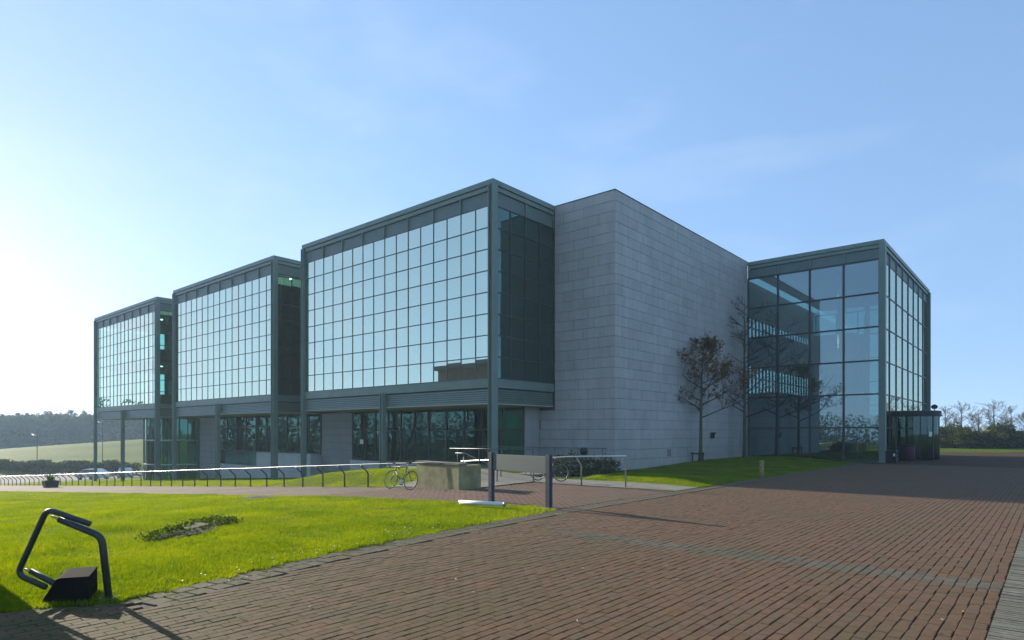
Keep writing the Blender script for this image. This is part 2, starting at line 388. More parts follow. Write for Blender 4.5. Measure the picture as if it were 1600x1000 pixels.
bt.inputs['Mortar Size'].default_value = .008; bt.inputs['Color1'].default_value = (.085, .050, .029, 1); bt.inputs['Color2'].default_value = (.105, .060, .034, 1); bt.inputs['Mortar'].default_value = (.03, .025, .02, 1)
l.new(pos, bt.inputs['Vector']); t = noise(n, l, .5, 6, .6, vec=pos); r = ramp(n, [(.35, (.8, .8, .8)), (.7, (1.1, 1.1, 1.1))]); l.new(t.outputs[0], r.inputs[0])
l.new(mixc(n, l, bt.outputs[0], r.outputs[0], 1, 'MULTIPLY'), b.inputs['Base Color']); b.inputs['Roughness'].default_value = .95; b.inputs['Specular IOR Level'].default_value = .08

PLZ_Y0, PLZ_Y1 = -26.0, 21.0
bed = MB()
ysb = list(np.arange(PLZ_Y0, PLZ_Y1+.01, .5))
for i in range(len(ysb)-1):
    bed.add([(float(xe(ysb[i])), ysb[i], -.02), (21.5, ysb[i], -.02), (21.5, ysb[i+1], -.02), (float(xe(ysb[i+1])), ysb[i+1], -.02)], [(0, 1, 2, 3)])
plaza = bed.build('plaza', 'soil'); plaza['kind'] = 'structure'
fp = MB(); ysb = [20.9, 22.2, 30, 40.3, 52]
for i in range(len(ysb)-1):
    x0, x1 = (10.8 if ysb[i] < 22.2 else 10.5), 60
    fp.add([(x0, ysb[i], .008), (x1, ysb[i], .008), (x1, ysb[i+1], .008), (x0, ysb[i+1], .008)], [(0, 1, 2, 3)])
fp.build('forecourt', 'plaza_far')['kind'] = 'structure'

def paver_geo(s, cx, cy, lx, ly, ang, z, rnd):
    ca, sa = math.cos(ang), math.sin(ang); e = .006
    def q(u, v, w): return (cx+u*ca-v*sa, cy+u*sa+v*ca, w)
    hx, hy = lx/2, ly/2
    s.add([q(-hx, -hy, z-.05), q(hx, -hy, z-.05), q(hx, hy, z-.05), q(-hx, hy, z-.05),
           q(-hx, -hy, z-e), q(hx, -hy, z-e), q(hx, hy, z-e), q(-hx, hy, z-e),
           q(-hx+e, -hy+e, z), q(hx-e, -hy+e, z), q(hx-e, hy-e, z), q(-hx+e, hy-e, z)],
          [(8, 9, 10, 11), (4, 5, 9, 8), (5, 6, 10, 9), (6, 7, 11, 10), (7, 4, 8, 11), (0, 1, 5, 4), (1, 2, 6, 5), (2, 3, 7, 6), (3, 0, 4, 7)], rnd)
def paver_mesh(lx, ly, mat):
    s = MB(); paver_geo(s, 0, 0, lx, ly, 0, 0, 0); return s.mesh('paver', mat)
P = .23; GAP = .011
KX = 19.36
cells = []
CW = .115                                                    # courses run along y, half a block out of step
ncol = int((KX-10.0)/CW)
for i in range(ncol):
    x = KX-.012-(i+.5)*CW; off = P/2 if i % 2 else 0
    for j in range(int(PLZ_Y0/P), int(PLZ_Y1/P)):
        y = j*P+off
        if x-CW/2 < float(xe(y))+(.49 if y > -19.25 else .0): continue
        grey = -12.45 < y < -11.95 and x > 13.0+.4*math.sin(j)
        wg = .0015 if random.random() < (.62 if (i+j) % 2 else .22) else random.choice((.008, .010, .012)); cells.append((x-wg/2, y, CW-wg, P-random.choice((.003, .005, .007)), 0.0, grey))
# border: two rows of grey blocks along the lawn edge
yb = -19.25
while yb < PLZ_Y1-.3:
    yc = yb+.12
    ang = math.atan2(1, float(xe(yb+.25)-xe(yb))/.25)-math.pi/2
    for k in range(2):
        sh = .12*k
        cells.append((float(xe(yc+sh))+.125+.245*k, yc+sh, .235, .235, ang, True))
    yb += .25
def scr(x, y):
    dx, dy = x-CX, y-CY; X = dx*.7596+dy*.6504; Y = -dx*.6504+dy*.7596
    return (800+992.6*X/Y, 676+992.6*CH/Y, Y) if Y > .3 else (9e9, 9e9, Y)
vis = []; rest = []
for c in cells:
    px, py, Y = scr(c[0], c[1]); inv = -10 < px < 1610 and py < 1010
    (vis if inv else rest).append((1/Y**2 if inv else 0, c))
vis.sort(key=lambda a: -a[0])
near = [c for _, c in vis[:300]]; far_c = [c for _, c in vis[300:]]+[c for w, c in rest if c[1] > -26]
pm = {}
for c in near:
    k = (round(c[2], 3), c[5])
    if k not in pm: pm[k] = paver_mesh(c[2], c[3], 'paver_grey' if c[5] else 'paver')
    obj('paver', pm[k], plaza, (c[0], c[1], random.uniform(-.003, .003)), (random.uniform(-.008, .008), random.uniform(-.008, .008), c[4]+random.uniform(-.008, .008)))
sb, sg = MB(), MB()
for c in far_c:
    paver_geo(sg if c[5] else sb, c[0]+random.uniform(-.002, .002), c[1], c[2], c[3], c[4]+random.uniform(-.01, .01), random.uniform(-.0035, .0035), random.random())
sb.build('paver_field', 'paver_joined', plaza, rnd=True, kind='stuff')
sg.build('grey_paver_rows', 'paver_grey_joined', plaza, rnd=True, kind='stuff')

# kerb strip of narrow stones on the right
kerb = bx('kerb', 'soil', None, KX, 21.5, -26, 20, -.05, -.012); kerb['kind'] = 'structure'
ks = MB(); y = -26.0; k = 0; kpm = slab('kerb_stone', .40, .092, .06, .004)
while y < 20:
    px, py, Y = scr(KX+.2, y)
    ks.box(KX, KX+.42, y+.007, y+.073, -.06, .020+random.uniform(-.004, .004), random.random())
    y += .08
ks.build('kerb_stones', 'kerb_stone', kerb, rnd=True, kind='stuff')
ks = MB(); y = -26.0
while y < 20: ks.box(KX+.45, KX+1.2, y+.004, y+.796, -.06, .02+random.uniform(-.003, .003), random.random()); y += .8
ks.build('kerb_slabs', 'kerb_stone', kerb, rnd=True, kind='stuff')

# path along the rail, red pavers where it meets the plaza, concrete walkway
sheet('path', list(np.arange(-110, 2.01, 1.0)), lambda x: float(lawn_far(x)), lambda x: -6.55, 8, .004, 'path_brick')
rp = MB(); j = 0
for j in range(0, 200):
    y = -11.0+(j+.5)*P*.5
    if y > -2.6: break
    off = .125 if j % 2 else 0
    for i in range(0, 60):
        x = 10.72-(i+.5)*P-off
        if x < 2.0: break
        if y < float(lawn_far(x))-.02 or (x < 5.0 and y > -6.55): continue
        if y > -3.55-.12*(x-1.0)*.3+.0 and False: continue
        paver_geo(rp, x, y, P-.012, P*.5-.012, 0, float(g(x, y))+.004+random.uniform(-.002, .002), random.random())
fb = sheet('forecourt_path', list(np.arange(2.0, 10.75, .5))+[10.74], lambda x: float(lawn_far(x)), lambda x: -2.5 if x > 4.9 else -6.5, 10, -.022, 'soil')
rp.build('red_pavers', 'paver_red_joined', fb, rnd=True, kind='stuff')
sheet('walkway', list(np.arange(-3, 10.76, .5))+[10.72], lambda x: -3.2, lambda x: -1.55-.06*max(0, 5-x)+.0*x, 4, .022, 'concrete')
sheet('ramp', list(np.arange(.8, 4.96, .5))+[4.95], lambda x: -6.6, lambda x: -3.1, 4, .03, 'concrete')
bx('road', 'asphalt', None, -96, -72, -30, 60, -4.8, -4.37)['kind'] = 'structure'

# ------------------------------------------------------------------ the building
ROOF, HB, GT, GB, SOF = 13.6, 13.2, 12.46, 4.40, 3.25
bld = thing('university_building', 'modern building of glass boxes on slim columns, grey stone block and glazed entrance hall', 'building')
def jit(a=.0042): return random.uniform(-a, a)
def wing(x0, x1, west_open, detail):
    w = MB()
    yb_ = 8.0
    w.box(x0+.25, x1-.25, .25, yb_, GB-.45, GB-.05)       # floor over the undercroft
    w.box(x0+.25, x1-.25, 1.1, yb_, 8.25, 8.55)           # upper floor
    w.box(x0+.1, x1-.1, .1, yb_, 12.75, 13.3)             # roof deck
    W = w.build('glass_wing', 'interior', bld)
    bx('back_wall', 'interior', W, x0+.25, x1-.25, 6.6, 6.9, GB-.05, 12.75)
    # interior things that show through the glass
    for k in range(4):
        xx = x0+2+k*4
        MB().tube([(xx, 1.5, GB-.05), (xx, 1.5, 12.74)], .17, 12).build('inner_column', 'interior_light', W, True)
    bx('desk_run', 'interior_wood', W, x0+1, x1-.8, 5.4, 6.2, 8.56, 9.5); bx('desk_run', 'interior_wood', W, x0+1, x1-.8, 5.2, 6.2, GB, GB+.95)
    for k in range(3):
        for zz in (12.70, 8.20):
            MB().lathe([(0, 0), (.11, 0), (.11, .04)], 10, (x1-1.7-k*4.6, 2.2+.5*k, zz)).build('ceiling_light', 'lamp_glow', W)
    bx('spandrel', 'interior_wood', W, x1-.75, x1-.45, .5, 4.6, 8.0, 9.15); bx('spandrel', 'interior_wood', W, x1-.75, x1-.45, .5, 4.6, GB, GB+.8)
    MB().tube([(x1-1.0, 2.6, GB-.05), (x1-1.0, 2.6, 12.74)], .2, 12).build('inner_column', 'interior_light', W, True)
    # roof edge
    def edge(name, a, b2, c, d, z0, z1): bx(name, 'frame', W, a, b2, c, d, z0, z1)
    edge('roof_edge', x0-.10, x1+.10, -.10, .12, HB+.16, ROOF); edge('roof_edge', x1-.12, x1+.10, .12, 4.7, HB+.16, ROOF); edge('roof_edge', x0-.10, x0+.12, .12, 4.7, HB+.16, ROOF)
    edge('roof_rail', x0, x1, -.03, .1, HB-.06, HB+.14); edge('roof_rail', x1-.1, x1+.03, .1, 4.7, HB-.06, HB+.14)
    bx('roof', 'roofing', W, x0+.12, x1-.12, .12, 8, 13.3, 13.45)
    # columns: an H section at each corner, full height; one at mid span to the fascia
    def column(cx, cy, top, sx=.30, sy=.30):
        z0 = float(g(cx, cy))-.3; s = MB()
        h = sx/2
        s.box(cx-h, cx-h+.05, cy-h, cy+h, z0, top); s.box(cx+h-.05, cx+h, cy-h, cy+h, z0, top); s.box(cx-h+.05, cx+h-.05, cy-.04, cy+.04, z0, top)
        s.box(cx-h-.02, cx+h+.02, cy-h-.02, cy+h+.02, z0, z0+.32)
        s.build('column', 'frame', W)
    column(x1+.02, -.02, HB+.15, .34, .34); column(x0-.02, -.02, HB+.15, .26, .26); column((x0+x1)/2, -.10, GB-.42, .28, .28)
    if not west_open: pass
    # header panels
    n2 = 8; d = (x1-x0-.3)/n2
    for k in range(n2):
        xa = x0+.13+k*d
        place('header_panel', 'header', W, (xa+d/2, .10, (HB+GT)/2-.03), (d-.05, .06, HB-GT-.10))
        place('header_fin', 'frame', W, (xa, .045, (HB+GT)/2-.03), (.055, .14, HB-GT-.08))
    for k in range(2):
        yy = .18+k*2.26
        place('header_panel', 'header', W, (x1-.10, yy+1.13, (HB+GT)/2-.03), (.06, 2.2, HB-GT-.10))
        place('header_fin', 'frame', W, (x1-.05, yy+2.26, (HB+GT)/2-.03), (.14, .055, HB-GT-.08))
    # glazing, south front
    nc, nr = 16, 8; dx = (x1-x0-.30)/nc; dz = (GT-GB)/nr; xa0 = x0+.13
    if detail:
        for i in range(nc):
            for j in range(nr):
                place('pane', 'glass', W, (xa0+(i+.5)*dx, .06, GB+(j+.5)*dz), (dx-.045, .016, dz-.045), 0, (jit(), 0, jit()))
        for i in range(nc+1):
            place('mullion', 'mullion', W, (xa0+i*dx, .046, (GT+GB)/2), (.042, .034, GT-GB))
        for j in range(nr+1):
            place('transom', 'mullion', W, ((x0+x1)/2-.02, .044, GB+j*dz), (x1-x0-.30, .026, .045))
    else:
        s = MB()
        for i in range(nc):
            for j in range(nr):
                cx, cz = xa0+(i+.5)*dx, GB+(j+.5)*dz; a, b_ = jit(.002), jit(.002); hx, hz = dx/2-.022, dz/2-.022
                s.add([(cx-hx, .06-b_-a, cz-hz), (cx+hx, .06+b_-a, cz-hz), (cx+hx, .06+b_+a, cz+hz), (cx-hx, .06-b_+a, cz+hz)], [(0, 1, 2, 3)])
        s.build('pane_field', 'glass', W, kind='stuff')
        for i in range(nc+1):
            place('mullion', 'mullion', W, (xa0+i*dx, .046, (GT+GB)/2), (.042, .034, GT-GB))
        for j in range(nr+1):
            place('transom', 'mullion', W, ((x0+x1)/2-.02, .044, GB+j*dz), (x1-x0-.30, .026, .045))
    # glazing, east side
    ye0, ye1 = .17, 4.70; dy = (ye1-ye0)/4
    for i in range(4):
        for j in range(nr):
            place('pane', 'glass_side', W, (x1-.06, ye0+(i+.5)*dy, GB+(j+.5)*dz), (.016, dy-.045, dz-.045), 0, (0, jit(), jit()))
    for i in range(5): place('mullion', 'frame_dark', W, (x1-.045, ye0+i*dy, (GT+GB)/2), (.07, .05, GT-GB))
    for j in range(nr+1): place('transom', 'frame_dark', W, (x1-.04, (ye0+ye1)/2, GB+j*dz), (.05, ye1-ye0, .05))
    # west side closing glass
    bx('side_glazing', 'glass_ground', W, x0+.05, x0+.07, .15, 4.7, GB, GT)
    # fascia under the glass
    bx('fascia', 'frame', W, x0+.1, x1-.14, -.01, .2, GB-.44, GB-.03); bx('fascia', 'frame', W, x1-.2, x1+.01, .2, 4.72, GB-.44, GB-.03)
    bx('fascia_recess', 'frame_dark', W, x0+.1, x1-.2, .14, .2, SOF, GB-.44); bx('fascia_recess', 'frame_dark', W, x1-.2, x1-.14, .2, 4.72, SOF, GB-.44)
    for (a, b_) in ((x0+.12, (x0+x1)/2-.15), ((x0+x1)/2+.15, x1-.16)):
        for k in range(6):
            zz = SOF+.06+k*.105
            place('louvre', 'louvre', W, ((a+b_)/2, .06, zz), (b_-a, .014, .085), 0, (R(-20), 0, 0))
    for k in range(6): place('louvre', 'louvre', W, (x1-.06, 2.46, SOF+.06+k*.105), (.014, 4.4, .085), 0, (0, R(20), 0))
    bx('soffit', 'soffit', W, x0+.1, x1-.1, .02, 8, SOF-.06, SOF-.005)
    return W
WA = wing(-16, 0, False, True); WB = wing(-35.6, -19.6, False, True); WC = wing(-55.2, -39.2, True, False)

# stone block
sx1, sy0, sy1 = 3.65, 4.76, 22.1
blk = MB().box(-1.0, sx1-.05, sy0+.05, sy1, -.6, 13.5).build('stone_block', 'stone_joint', bld)
CO, PL = .504, 1.22
tot = []
for j in range(27):
    z0 = ROOF-.0-(j+1)*CO; z1 = z0+CO; off = (0, .61, .3, .92)[j % 4]
    if z0 < -.5: z0 = -.5
    y = sy0-off; first = True
    while y < sy1:
        a, b_ = max(y, sy0), min(y+PL, sy1)
        if b_-a > .06: tot.append(('E', a, b_, z0, z1))
        y += PL
    x = sx1+off-.0
    xl = -.98 if z1 < SOF else .03
    x = sx1+(.0 if off == 0 else off)
    while x > xl:
        a, b_ = max(x-PL, xl), min(x, sx1-.03)
        if b_-a > .06: tot.append(('S', a, b_, z0, z1))
        x -= PL
def pdist(t):
    if t[0] == 'E': x, y = sx1, (t[1]+t[2])/2
    else: x, y = (t[1]+t[2])/2, sy0
    dx, dy = x-CX, y-CY; Y = -dx*.6504+dy*.7596
    return Y
tot.sort(key=pdist)
js = MB()
for k, (f, a, b_, z0, z1) in enumerate(tot):
    pr = random.uniform(-.003, .004); c = (a+b_)/2; L = b_-a-.012; h = z1-z0-.012; zc = (z0+z1)/2
    if k < 300:
        if f == 'E': place('stone_panel', 'stone', blk, (sx1-.02+pr, c, zc), (.05, L, h), .004, (0, 0, random.uniform(-.002, .002)))
        else: place('stone_panel', 'stone', blk, (c, sy0+.02-pr, zc), (L, .05, h), .004, (0, 0, random.uniform(-.002, .002)))
    else:
        r_ = random.random()
        if f == 'E': js.box(sx1-.045+pr, sx1+.005+pr, c-L/2, c+L/2, zc-h/2, zc+h/2, r_)
        else: js.box(c-L/2, c+L/2, sy0-.005-pr, sy0+.045-pr, zc-h/2, zc+h/2, r_)
js.build('stone_panel_field', 'stone_joined', blk, rnd=True, kind='stuff')
cp = MB().box(-.05, sx1+.03, sy0-.03, sy0+.4, ROOF, ROOF+.03).box(sx1-.4, sx1+.03, sy0+.4, sy1, ROOF, ROOF+.03); cp.build('coping', 'stone_joint', blk)
# wall lamp box, round lamp, vents
w_ = at(1127, 39.5)
MB().box(sx1+.01, sx1+.06, 15.86, 16.14, 1.55, 1.80).box(sx1+.06, sx1+.26, 15.80, 16.20, 1.78, 1.86).box(sx1+.06, sx1+.2, 15.9, 16.1, 1.5, 1.78).build('wall_lamp', 'black_paint', blk)
rl = MB().tube([(1.9, sy0-.01, .93), (1.9, sy0-.16, .93)], .19, 18).tube([(1.9, sy0-.16, .93), (1.9, sy0-.2, .93)], .15, 18); rl.build('round_lamp', 'black_paint', blk, True)
MB().box(sx1+.008, sx1+.03, 10.2, 10.6, .55, .95).build('vent_grille', 'stone_far', blk)
# mass behind the wings
bx('rear_block', 'stone_far', bld, -55, -1.05, 8.05, 22, -6, 13.2)
for (a, b_) in ((-19.4, -16.2), (-39.0, -35.8)):
    bx('link_wall', 'header', bld, a, b_, 4.6, 8.0, SOF, 13.2)
    for k in range(3):
        place('link_pane', 'glass_ground', bld, ((a+b_)/2, 4.52, 5.2+k*3), (b_-a, .02, 2.6))

# ground floor walls under the wings, set back 3.6 m
simple('interior_green', (.10, .24, .19), .9, 0, .3, .6)
gf = MB().box(-54.5, -1.10, 4.2, 8.0, -5.2, SOF-.07).build('ground_floor', 'interior_green', bld)
YG = 3.6
def pier(a, b_):
    x = a; zb = float(g(a, YG))-.2
    while x < b_-.05:
        z = SOF-.07
        while z > zb:
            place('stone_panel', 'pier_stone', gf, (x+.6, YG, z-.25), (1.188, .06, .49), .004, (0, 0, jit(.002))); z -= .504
        x += 1.2
    bx('pier_core', 'stone_joint', gf, a+.02, b_-.02, YG+.035, 8, zb, SOF-.07)
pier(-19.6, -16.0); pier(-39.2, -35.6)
def glazed(a, b_, nb, sill, tz, y=YG):
    d = (b_-a)/nb
    for k in range(nb+1): place('window_post', 'frame_dark', gf, (a+k*d, y, (sill+SOF-.07)/2), (.07, .10, SOF-.07-sill))
    for k in range(nb):
        place('pane', 'glass_ground', gf, (a+(k+.5)*d, y, (sill+tz)/2), (d-.07, .016, tz-sill-.06), 0, (jit(.004), 0, jit(.004)))
        place('pane', 'glass_ground', gf, (a+(k+.5)*d, y, (tz+SOF-.07)/2), (d-.07, .016, SOF-.07-tz-.06), 0, (jit(.004), 0, jit(.004)))
    place('window_rail', 'frame_dark', gf, ((a+b_)/2, y-.002, tz), (b_-a, .09, .06)); place('window_rail', 'frame_dark', gf, ((a+b_)/2, y-.002, sill), (b_-a, .11, .08))
glazed(-15.95, -8.4, 6, .05, 2.0); glazed(-8.3, -1.1, 5, .05, 2.0)
bx('return_wall', 'stone', gf, -1.08, -1.0, YG, 4.8, -.5, SOF-.07)
place('notice', 'paper', gf, (-14.9, YG-.03, 1.25), (.42, .01, .3))
place('plinth', 'plinth', gf, (-8.5, YG-.06, -.6), (15.0, .3, 1.25))
glazed(-27.2, -19.75, 5, .35, 2.3); glazed(-35.5, -27.3, 5, .35, 2.3)
place('plinth', 'plinth', gf, (-23.6, YG-.35, -1.0), (7.6, .9, 2.65)); place('plinth', 'plinth', gf, (-31.5, YG-.1, -1.6), (8, .4, 1.6))
# curved stair drum under the third wing
dc = (-43.3, 3.9); rr = 3.3; N = 14; zb = -3.4
for k in range(N):
    a0, a1 = R(185+k*170/N), R(185+(k+1)*170/N)
    p0 = (dc[0]+rr*math.cos(a0), dc[1]+rr*math.sin(a0)); p1 = (dc[0]+rr*math.cos(a1), dc[1]+rr*math.sin(a1))
    am = (a0+a1)/2; L = math.hypot(p1[0]-p0[0], p1[1]-p0[1])
    for (za, zc_) in ((zb, -1.1), (-1.0, 1.1), (1.2, SOF-.08)):
        obj('drum_pane', slab('glass_ground', L-.05, .016, zc_-za), gf, ((p0[0]+p1[0])/2, (p0[1]+p1[1])/2, (za+zc_)/2), (0, 0, am+math.pi/2))
    obj('drum_post', slab('frame_dark', .06, .09, SOF-zb), gf, (p0[0], p0[1], (SOF+zb)/2-.05), (0, 0, a0))
for zz in (-1.05, 1.15):
    MB().tube([(dc[0]+(rr+.02)*math.cos(R(185+a)), dc[1]+(rr+.02)*math.sin(R(185+a)), zz) for a in range(0, 171, 10)], .07, 6).build('drum_rail', 'plinth', gf, True)

# glazed entrance hall
hx0, hx1, hy0, hy1 = 3.65, 11.82, 22.2, 40.3
HG = .15
hall = MB().box(hx0+.1, hx1-.1, hy0+.1, hy1-.1, 12.8, 13.3).build('entrance_hall', 'interior', bld)
bx('roof', 'roofing', hall, hx0+.1, hx1-.1, hy0+.1, hy1-.1, 13.31, 13.45)
bx('hall_floor', 'interior_light', hall, -3, hx1-.1, hy0+.1, hy1-.1, -.3, .06)
bx('roof_edge', 'frame', hall, hx0, hx1+.1, hy0-.1, hy0+.12, HB+.16, ROOF); bx('roof_edge', 'frame', hall, hx1-.12, hx1+.1, hy0+.12, hy1+.1, HB+.16, ROOF)
bx('roof_rail', 'frame', hall, hx0, hx1, hy0-.03, hy0+.1, HB-.06, HB+.14); bx('roof_rail', 'frame', hall, hx1-.1, hx1+.03, hy0+.1, hy1, HB-.06, HB+.14)
nc = 4; d = (hx1-.16-hx0)/nc; rows = 6; dz = (GT-.10)/rows
for i in range(nc):
    place('header_panel', 'header', hall, (hx0+(i+.5)*d, hy0+.1, (HB+GT)/2-.03), (d-.05, .06, HB-GT-.1)); place('header_fin', 'frame', hall, (hx0+i*d+.03, hy0+.05, (HB+GT)/2-.03), (.06, .14, HB-GT-.08))
    for j in range(rows): place('pane', 'glass_hall', hall, (hx0+(i+.5)*d, hy0+.06, .1+(j+.5)*dz), (d-.07, .016, dz-.07), 0, (jit(.002), 0, jit(.002)))
for i in range(nc+1): place('mullion', 'frame_dark', hall, (hx0+i*d, hy0+.04, (GT+.1)/2), (.10, .16, GT-.1))
for j in range(rows+1): place('transom', 'frame_dark', hall, ((hx0+hx1)/2-.08, hy0+.03, .1+j*dz), (hx1-hx0-.16, .10, .09))
ne = 8; d2 = (hy1-hy0-.3)/ne
for i in range(ne):
    yc = hy0+.17+(i+.5)*d2
    place('header_panel', 'header', hall, (hx1-.1, yc, (HB+GT)/2-.03), (.06, d2-.05, HB-GT-.1)); place('header_fin', 'frame', hall, (hx1-.05, yc-d2/2, (HB+GT)/2-.03), (.14, .07, HB-GT-.08))
    for j in range(rows): place('pane', 'glass', hall, (hx1-.06, yc, .1+(j+.5)*dz), (.016, d2-.06, dz-.06), 0, (0, jit(.002), jit(.002)))
for i in range(ne+1): place('mullion', 'frame_dark', hall, (hx1-.045, hy0+.17+i*d2, (GT+.1)/2), (.08, .08, GT-.1))
for j in range(rows+1): place('transom', 'frame_dark', hall, (hx1-.05, (hy0+hy1)/2, .1+j*dz), (.05, hy1-hy0-.3, .08))
for (cx, cy) in ((hx1, hy0), (hx1, hy1)): bx('column', 'frame', hall, cx-.16, cx+.18, cy-.18, cy+.16, -.3, HB+.15)
# inside: galleries on the west side, windows in the west wall, lift core, north glazing
bx('west_wall', 'interior_light', hall, 2.4, 3.0, hy0+.1, hy1, .06, 4.6); bx('west_wall', 'interior_light', hall, 2.4, 3.0, hy0+.1, hy1, 6.8, 8.4); bx('west_wall', 'interior_light', hall, 2.4, 3.0, hy0+.1, hy1, 10.4, 12.8)
for zz in (4.6, 8.4):
    hgt = 2.2 if zz < 5 else 2.0
    for k in range(24): place('window_bar', 'frame_dark', hall, (2.7, hy0+.4+k*.75, zz+hgt/2), (.12, .09, hgt))
    place('window_bar', 'frame_dark', hall, (2.7, (hy0+hy1)/2, zz+hgt*.6), (.1, hy1-hy0-.4, .08))
for zz in (3.9, 7.9): bx('gallery', 'interior_light', hall, 3.0, 5.2, hy0+1.4, hy1-.2, zz-.35, zz+.75)
bx('lift_core', 'interior_light', hall, 5.0, 8.3, 31.5, 35.0, .06, 9.4)
bx('reception_desk', 'interior_light', hall, 6.5, 9.8, 25.5, 26.5, .06, 1.2)
bx('lower_wall', 'interior', hall, 3.0, 11.5, 38.0, 38.4, .06, 3.3); bx('lower_wall', 'interior', hall, 3.05, 5.6, 24.6, 24.9, .06, 3.5)
for i in range(6):
    xx = 3.2+i*1.72; place('north_mullion', 'frame_dark', hall, (xx, hy1-.05, 6.3), (.09, .12, 12.4))
for j in range(7): place('north_transom', 'frame_dark', hall, (7.5, hy1-.05, .1+j*dz), (8.6, .08, .09))
bx('north_glazing', 'glass_hall', hall, 3.0, hx1-.2, hy1-.02, hy1, .1, 12.8)
for k in range(2): MB().tube([(8.6, 26+k*8, .06), (8.6, 26+k*8, 12.8)], .2, 14).build('inner_column', 'frame', hall, True)

# round entrance lobby
ec = (12.6, 29.0); er = 1.3
lob = MB().lathe([(0, 2.95), (er+.14, 2.95), (er+.14, 3.30), (er+.05, 3.32), (0, 3.34)], 48, (ec[0], ec[1], 0)).build('entrance_lobby', 'black_paint', bld)
Np = 20
for k in range(Np):
    a0 = 2*math.pi*k/Np; a1 = 2*math.pi*(k+1)/Np; am = (a0+a1)/2; L = 2*er*math.sin(math.pi/Np)
    px_, py_ = ec[0]+er*math.cos(math.pi/Np)*math.cos(am), ec[1]+er*math.cos(math.pi/Np)*math.sin(am)
    if px_ < hx1+.05: continue
    obj('lobby_pane', slab('lobby_glass', L-.03, .014, 2.86), lob, (px_, py_, 1.5), (0, 0, am+math.pi/2))
    if k % 2 == 0: obj('lobby_post', slab('black_paint', .07, .07, 2.9), lob, (ec[0]+er*math.cos(a0), ec[1]+er*math.sin(a0), 1.5), (0, 0, a0))
for k in range(3):
    a = R(40+120*k); obj('door_wing', slab('lobby_glass', 1.05, .02, 2.5), lob, (ec[0]+.6*math.cos(a), ec[1]+.6*math.sin(a), 1.35), (0, 0, a))
rod([(ec[0], ec[1], .05), (ec[0], ec[1], 2.9)], .07, 'door_shaft', 'frame_dark', lob)
place('notice', 'paper', lob, (ec[0]+.93, ec[1]-.95, 1.75), (.02, .22, .3), 0, (0, 0, R(-45)))
cmx = (ec[0]+.95, ec[1]+.75)
sp = MB().lathe([(.0, 3.45), (.13, 3.48), (.2, 3.58), (.2, 3.64), (.12, 3.74), (0, 3.78)], 14, (cmx[0], cmx[1], 0)).lathe([(.03, 3.3), (.03, 3.47)], 8, (cmx[0], cmx[1], 0))
sp.build('camera_dome', 'black_plastic', lob, True)

# ------------------------------------------------------------------ terrace, wall, rails
bx('terrace', 'concrete', None, -6.0, sx1-.02, -1.6, YG-.1, -.8, .14)['kind'] = 'structure'
wall = thing('concrete_wall', 'low mossy concrete retaining wall beside the leaning bicycle', 'wall', (0, 0, 0))
simple('mossy', (.26, .235, .11), .95, 0, .40, 1.6, .5, 25)
bx('face', 'mossy', wall, 2.45, 4.9, -7.05, -6.72, -.4, .78); bx('face', 'mossy', wall, 4.6, 4.9, -6.72, -6.1, -.4, .76)
bx('coping', 'concrete', wall, 2.4, 4.94, -7.09, -6.68, .78, .84)
wa_ = R(-7); wall.rotation_euler = (0, 0, wa_); wp_ = Vector((4.9, -7.05, 0)); wall.location = wp_-Matrix.Rotation(wa_, 3, 'Z') @ wp_
def rail_thing(name, label, pts, bases, rad, mat, prad, bent, pm='steel_dull', ball=True):
    t = thing(name, label, 'railing', (pts[0][0], pts[0][1], float(g(pts[0][0], pts[0][1]))))
    o = t.location.copy(); q = lambda p: (p[0]-o.x, p[1]-o.y, p[2]-o.z)
    rod([q(p) for p in pts], rad, 'rail', mat, t, 10)
    for (bx_, by_, tx, ty, tz) in bases:
        zb = float(g(bx_, by_))-.05
        if bent:
            zk = tz-.36
            P_ = [(bx_, by_, zb), (bx_, by_, zk-.03), (bx_+(tx-bx_)*.05, by_+(ty-by_)*.05, zk+.02), (bx_+(tx-bx_)*.14, by_+(ty-by_)*.14, zk+.06), (tx, ty, tz-.05)]
        else: P_ = [(bx_, by_, zb), (tx, ty, tz-.01)]
        p_ = rod([q(p) for p in P_], prad, 'post', pm, t, 8)
        if bent and ball:
            MB().lathe([(0, -.04), (.035, -.02), (.035, .02), (0, .04)], 8, q((tx, ty, tz-.055))).build('joint', 'steel', p_, True)
    return t
pts = []; bases = []
x = 4.62
while x > -92:
    pts.append((x, -6.98, float(g(x, -6.98))+.90+random.uniform(-.012, .012))); x -= 1.6
zf = lambda x_: float(np.interp(-x_, [-p[0] for p in pts], [p[2] for p in pts]))
x = -.5
while x > -92:
    bases.append((x, -6.66, x, -6.98, zf(x))); x -= 1.55
rail_thing('handrail', 'long polished steel handrail on bent posts following the path down the slope', pts, bases, .018, 'steel', .03, True, 'frame_dark')
p2 = [(8.95, -3.22, 1.07), (7.1, -3.6, 1.02), (4.0, -3.3, .83), (.95, -3.0, .66)]
z2 = lambda x_: float(np.interp(x_, [p[0] for p in p2[::-1]], [p[2] for p in p2[::-1]]))
y2 = lambda x_: float(np.interp(x_, [p[0] for p in p2[::-1]], [p[1] for p in p2[::-1]]))
rail_thing('handrail', 'short steel handrail on bent posts between the shrub bed and the blank sign', p2, [(x_, y2(x_)+.28, x_, y2(x_), z2(x_)) for x_ in (8.78, 7.2, 4.9, 3.1, 1.2)], .027, 'steel_bright', .026, True)
def yline(px, y):                                          # x on the line y = const seen at that pixel column
    r_ = (px-800)/992.6; dy = y-CY
    # X = dx*c+dy*s, Y = -dx*s+dy*c, X = r Y
    return CX+dy*(r_*.7596-.6504)/(.7596+r_*.6504)
xa, xb = yline(703, -1.3), yline(830, -1.3)
